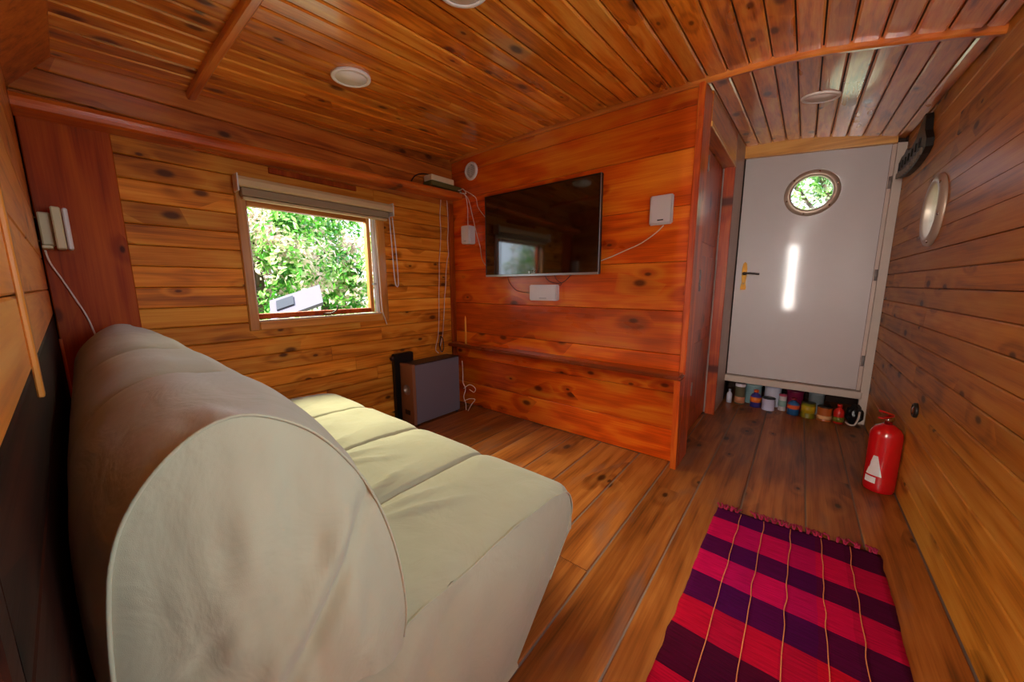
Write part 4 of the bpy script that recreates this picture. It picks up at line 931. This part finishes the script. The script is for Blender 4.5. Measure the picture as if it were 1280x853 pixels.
def curved_label(name, a0, a1, z0, z1, r, mat, taper=0.0):
    bm = bmesh.new(); V = []
    for i in range(9):
        t = i / 8; row = []
        for j in range(2):
            aa = a0 + (a1 - a0) * t
            if taper and j: aa = (a0 + a1) / 2 + (a1 - a0) * (t - 0.5) * (1 - taper)
            for rr_ in (r, r + 0.0008): row.append(bm.verts.new((rr_ * math.cos(aa), rr_ * math.sin(aa), z1 if j else z0)))
        V.append(row)
    for a, b in zip(V, V[1:]):
        for k in ((0, 1), (1, 3), (3, 2), (2, 0)): bm.faces.new((a[k[0]], a[k[1]], b[k[1]], b[k[0]]))
    bm.faces.new([V[0][k] for k in (0, 1, 3, 2)]); bm.faces.new([V[-1][k] for k in (0, 1, 3, 2)])
    return from_bm(name, bm, mat, bpy.data.objects['cylinder'])
curved_label('label', math.radians(192), math.radians(250), 0.10, 0.215, 0.0672, M['white_plastic'], 0.72)
curved_label('label', math.radians(190), math.radians(232), 0.055, 0.09, 0.0672, M['white_plastic'])
sk = empty('wall_socket', (XR - 0.0005, 2.265, 0.452), 'small round dark socket low on the right wall above the fire extinguisher', 'socket')
RYM = Matrix.Rotation(-PI / 2, 4, 'Y')
lathe('socket_ring', [(0.020, 0), (0.033, 0), (0.033, 0.008), (0.028, 0.013), (0.021, 0.012), (0.020, 0.004)], M['dark_iron'], sk, segs=24, M=RYM)
lathe('socket_cap', [(0, 0.0), (0.0195, 0.0), (0.0195, 0.009), (0.012, 0.014), (0, 0.015)], M['chrome'], sk, segs=20, M=RYM)

# ------------------------------------------------------------------ carved plaque on the right wall
pq = empty('carved_plaque', (XR - 0.0005, 3.14, 1.65), 'dark carved ornamental plaque above the round window on the right wall', 'plaque')
outline = [(3.50, 1.69), (3.47, 1.765), (3.40, 1.785), (3.33, 1.782), (3.27, 1.800), (3.20, 1.770), (3.12, 1.768), (3.04, 1.785), (2.98, 1.815), (2.955, 1.845), (2.93, 1.842), (2.905, 1.860), (2.885, 1.862), (2.86, 1.83), (2.84, 1.77), (2.78, 1.715), (2.775, 1.675), (2.83, 1.655), (2.92, 1.640), (3.02, 1.632), (3.14, 1.632), (3.26, 1.640), (3.36, 1.655), (3.45, 1.668)]
bm = bmesh.new(); add_prism(bm, [(0, y - 3.14, z - 1.65) for y, z in outline], (-0.028, 0, 0)); from_bm('plaque_body', bm, M['dark_iron'], pq)
for k in range(11):
    t = k / 10; yy = 2.84 + 0.60 * t; zz = 1.672 - 0.018 * math.sin(PI * t) + 0.01 * t
    bm = bmesh.new(); add_lathe(bm, [(0.019, 0), (0.017, 0.008), (0.011, 0.008), (0.009, 0.0)], 10, Matrix.Translation((-0.0275, yy - 3.14, zz - 1.65)) @ RYM); from_bm('relief_ring', bm, M['pale_relief'], pq, smooth=True)
for k in range(7):
    t = k / 6; box('relief_rib', -0.034, -0.0278, 2.90 + 0.5 * t - 3.14, 2.915 + 0.5 * t - 3.14, 0.055, 0.105 - 0.01 * math.sin(PI * t), M['dark_iron'], pq, 0.002)

# ------------------------------------------------------------------ paint tins and bottles under the door step
def tin(x, y, r, h, colour, label, cap=None, band=None, kind='tin', cap_h=0.02, neck=None, cat='can', z0=0.0):
    nm = {'tin': 'paint_tin', 'bottle': 'bottle', 'jar': 'jar', 'tub': 'tub'}[kind]
    o = empty(nm, (x, y, z0), label, cat, 'tins and bottles stored under the white door')
    mk = lambda c: M.setdefault(str(c), plain('tin_colour', srgb(*c), 0.35, var=0.15))
    if kind == 'bottle':
        lathe('body', [(0, 0), (r, 0), (r, h * 0.62), (r * 0.75, h * 0.74), (r * 0.38, h * 0.80), (r * 0.38, h * 0.86), (0, h * 0.86)], mk(colour), o, segs=16)
        lathe('cap', [(0, h * 0.8605), (r * 0.45, h * 0.8605), (r * 0.45, h), (0, h)], mk(cap or (230, 230, 230)), o, segs=14)
    else:
        lathe('body', [(0, 0), (r, 0), (r, 0.004), (r * 0.98, 0.006), (r * 0.98, h - 0.006), (r, h - 0.004), (r, h), (r * 0.9, h), (r * 0.9, h - 0.003), (0, h - 0.003)], mk(colour), o, segs=20)
        lathe('lid', [(0, h - 0.0028), (r * 0.89, h - 0.0028), (r * 1.03 if cap else r * 0.89, h + 0.0002), (r * 1.03 if cap else r * 0.89, h + (cap_h if cap else 0.002)), (0, h + (cap_h if cap else 0.002))], mk(cap or (170, 170, 175)), o, segs=20)
    if band: 
        b0, b1, bc = band; lathe('paper_label', [(r + 0.0002, h * b0), (r + 0.001, h * b0), (r + 0.001, h * b1), (r + 0.0002, h * b1), (r + 0.0002, h * b0)], mk(bc), o, segs=20)
    return o
tin(-0.392, 3.46, 0.020, 0.115, (208, 210, 226), 'slim white bottle at the far left under the white door', (150, 160, 180), None, 'bottle', cat='bottle')
tin(-0.318, 3.475, 0.037, 0.150, (92, 84, 60), 'glass jar with white lid and brown contents, second from left under the door', (214, 208, 220), (0.08, 0.42, (196, 128, 90)), 'jar', 0.02, cat='jar')
tin(-0.205, 3.46, 0.038, 0.142, (60, 52, 130), 'blue bottle with orange top, third from left under the door', (226, 92, 20), (0.30, 0.60, (222, 110, 24)), 'bottle', cat='bottle')
tin(-0.118, 3.44, 0.044, 0.092, (196, 192, 216), 'white paint tin with a dark lid under the middle left of the door', (30, 28, 30), None, 'tin', 0.006)
tin(-0.030, 3.49, 0.026, 0.118, (198, 190, 190), 'small pale tube with pink cap right of the white tin', (180, 70, 100), (0.3, 0.7, (150, 180, 170)), 'tin', 0.012, cat='tube')
tin(0.040, 3.43, 0.037, 0.130, (40, 90, 140), 'orange and blue bottle with red top near the middle under the door', (140, 20, 40), (0.36, 0.6, (224, 92, 40)), 'bottle', cat='bottle')
tin(0.128, 3.42, 0.042, 0.112, (120, 110, 20), 'olive and yellow tin right of the orange and blue bottle', (60, 56, 30), (0.35, 0.85, (176, 146, 24)), 'tin', 0.003)
tin(0.222, 3.415, 0.043, 0.100, (176, 90, 36), 'orange brown paint tin fourth from the right under the door', (40, 34, 30), (0.15, 0.42, (212, 160, 110)), 'tin', 0.004)
tin(0.300, 3.405, 0.030, 0.140, (196, 34, 26), 'bright red bottle left of the dark bag under the door', (190, 30, 24), (0.1, 0.35, (120, 120, 40)), 'bottle', cat='bottle')
tin(-0.235, 3.58, 0.060, 0.150, (130, 160, 164), 'pale teal tub at the back behind the blue bottle', (150, 178, 178), None, 'tub', 0.01, cat='tub')
tin(-0.10, 3.59, 0.058, 0.155, (206, 206, 222), 'white tub at the back behind the white paint tin', (190, 192, 214), None, 'tub', 0.012, cat='tub')
tin(0.045, 3.58, 0.055, 0.145, (120, 24, 60), 'dark red tub at the back behind the orange and blue bottle', (110, 20, 50), None, 'tub', 0.01, cat='tub')
tin(0.175, 3.57, 0.048, 0.155, (120, 126, 128), 'grey tub at the back behind the olive tin', (140, 144, 146), None, 'tub', 0.01, cat='tub')
bg_ = empty('rubbish_bag', (0.385, 3.44, 0.0), 'crumpled black bag with pale folds at the far right under the door', 'bag')
bm = bmesh.new(); bmesh.ops.create_icosphere(bm, subdivisions=3, radius=1.0)
for v in bm.verts:
    p = v.co.copy(); n_ = 1 + 0.28 * noise.noise(p * 2.3) + 0.12 * noise.noise(p * 6)
    v.co = Vector((p.x * 0.045 * n_, p.y * 0.05 * n_, max(0.0, 0.07 + p.z * 0.075 * n_)))
from_bm('bag_body', bm, M['black'], bg_)
bm = bmesh.new(); add_tube(bm, [(-0.045, -0.03, 0.02), (-0.03, -0.052, 0.008), (0.0, -0.056, 0.012), (0.015, -0.055, 0.06), (0.02, -0.05, 0.11)], 0.006, 6, 5); from_bm('pale_fold', bm, M['white_trim'], bg_, smooth=True)

# ------------------------------------------------------------------ outdoors: trees and a white roof
def tree(loc, rx, ry, rz_, zc, n, leaf, seed, mat, label, trunk=True, name='tree'):
    o = empty(name, loc, label, 'tree', 'trees outside the windows')
    rr = random.Random(seed)
    blobs = []
    for k in range(26):
        a, b = rr.uniform(0, 2 * PI), rr.uniform(-1, 1); q = rr.uniform(0.45, 0.95)
        blobs.append((Vector((rx * q * math.cos(a) * math.sqrt(1 - b * b), ry * q * math.sin(a) * math.sqrt(1 - b * b), zc + rz_ * q * b)), rr.uniform(0.28, 0.5)))
    verts, faces = [], []
    for k in range(n):
        c, s = blobs[rr.randrange(len(blobs))]
        d = Vector((rr.gauss(0, 1), rr.gauss(0, 1), rr.gauss(0, 1))).normalized() * rr.uniform(0.75, 1.05)
        p = c + Vector((d.x * rx * s, d.y * ry * s, d.z * rz_ * s))
        nn = (d + Vector((rr.gauss(0, 0.6), rr.gauss(0, 0.6), rr.gauss(0, 0.6) + 0.4))).normalized()
        t = nn.orthogonal().normalized(); t = Matrix.Rotation(rr.uniform(0, 2 * PI), 3, nn) @ t; bt = nn.cross(t); l = leaf * rr.uniform(0.6, 1.3)
        i0 = len(verts)
        verts += [p - t * l, p + bt * l * 0.42 + nn * l * 0.12, p + t * l, p - bt * l * 0.42 + nn * l * 0.12]; faces.append((i0, i0 + 1, i0 + 2, i0 + 3))
    me = bpy.data.meshes.new('crown'); me.from_pydata(verts, [], faces); me.update()
    tag(link('crown', me, mat, o), kind='stuff')
    bm = bmesh.new(); h = zc
    add_tube(bm, [(0, 0, 0), (0.05, 0.03, h * 0.4), (-0.04, 0.05, h * 0.8), (0.02, 0.0, h + rz_ * 0.4)], [0.16, 0.13, 0.10, 0.05], 8, 4)
    for k in range(6):
        a = 2 * PI * k / 6 + seed; add_tube(bm, [(0, 0, h * (0.5 + 0.07 * k)), (rx * 0.3 * math.cos(a), ry * 0.3 * math.sin(a), h * (0.65 + 0.08 * k)), (rx * 0.65 * math.cos(a), ry * 0.65 * math.sin(a), h * (0.8 + 0.1 * k))], 0.035, 6, 3)
    from_bm('trunk', bm, M['bark'], o, smooth=True)
    return o
G0 = -0.9
tree((-8.4, 2.4, G0), 1.2, 1.25, 1.5, 2.2, 10000, 0.07, 1, M['leaf_a'], 'green and cream leafy tree outside the left window, directly behind the white hut')
tree((-8.6, 6.1, G0), 1.2, 1.25, 1.5, 2.3, 8000, 0.07, 2, M['leaf_a'], 'green and cream leafy tree outside the left window, nearest the right jamb')
tree((-8.6, -1.4, G0), 1.2, 1.25, 1.5, 2.3, 6000, 0.08, 3, M['leaf_a'], 'green and cream leafy tree beyond the left jamb of the left window')
tree((-13.4, 5.8, G0), 1.5, 1.9, 2.4, 3.0, 9000, 0.11, 4, M['leaf_a'], 'broad pale tree in the second row outside the left window, right half')
tree((-13.4, 0.2, G0), 1.5, 1.9, 2.4, 3.0, 7000, 0.11, 7, M['leaf_a'], 'broad pale tree in the second row outside the left window, left half')
tree((-7.4, -7.2, G0), 1.5, 1.6, 2.0, 2.6, 6000, 0.09, 9, M['leaf_a'], 'leafy tree far left, mirrored in the television screen')
tree((0.5, 9.2, G0), 1.5, 1.4, 2.2, 3.4, 12000, 0.055, 5, M['leaf_b'], 'bright green tree seen through the round door window')
tree((-4.4, 11.0, G0), 1.5, 1.4, 2.2, 3.0, 6000, 0.08, 6, M['leaf_b'], 'green tree farther off behind the white door')
hut = empty('garden_hut', (-5.4, 2.2, G0), 'low white roofed hut with a grey roof light outside the left window', 'hut')
HO = Vector((-5.4, 2.2, G0))
def hv(*p): return Vector(p) - HO
q00, q01, q11, q10 = Vector((-4.9, 1.50, 0.59)), Vector((-5.2, 1.60, 0.82)), Vector((-5.2, 2.22, 1.02)), Vector((-4.9, 2.12, 0.79))
nn = (q10 - q00).cross(q01 - q00).normalized(); nn = nn if nn.z > 0 else -nn
bm = bmesh.new(); add_prism(bm, [p - HO for p in (q00, q10, q11, q01)], -nn * 0.05); from_bm('roof', bm, M['outer_white'], hut)
def quv(u, v): return q00.lerp(q10, u).lerp(q01.lerp(q11, u), v)
bm = bmesh.new(); add_prism(bm, [quv(u, v) + nn * 0.004 - HO for u, v in ((0.12, 0.35), (0.44, 0.35), (0.44, 0.80), (0.12, 0.80))], nn * 0.02); from_bm('roof_light', bm, M['outer_grey'], hut)
bm = bmesh.new(); add_prism(bm, [hv(-5.12, 1.70, G0), hv(-5.12, 2.1, G0), hv(-5.12, 2.1, 0.66), hv(-5.12, 1.70, 0.53)], (0.18, 0, 0)); from_bm('hut_wall', bm, M['outer_white'], hut)
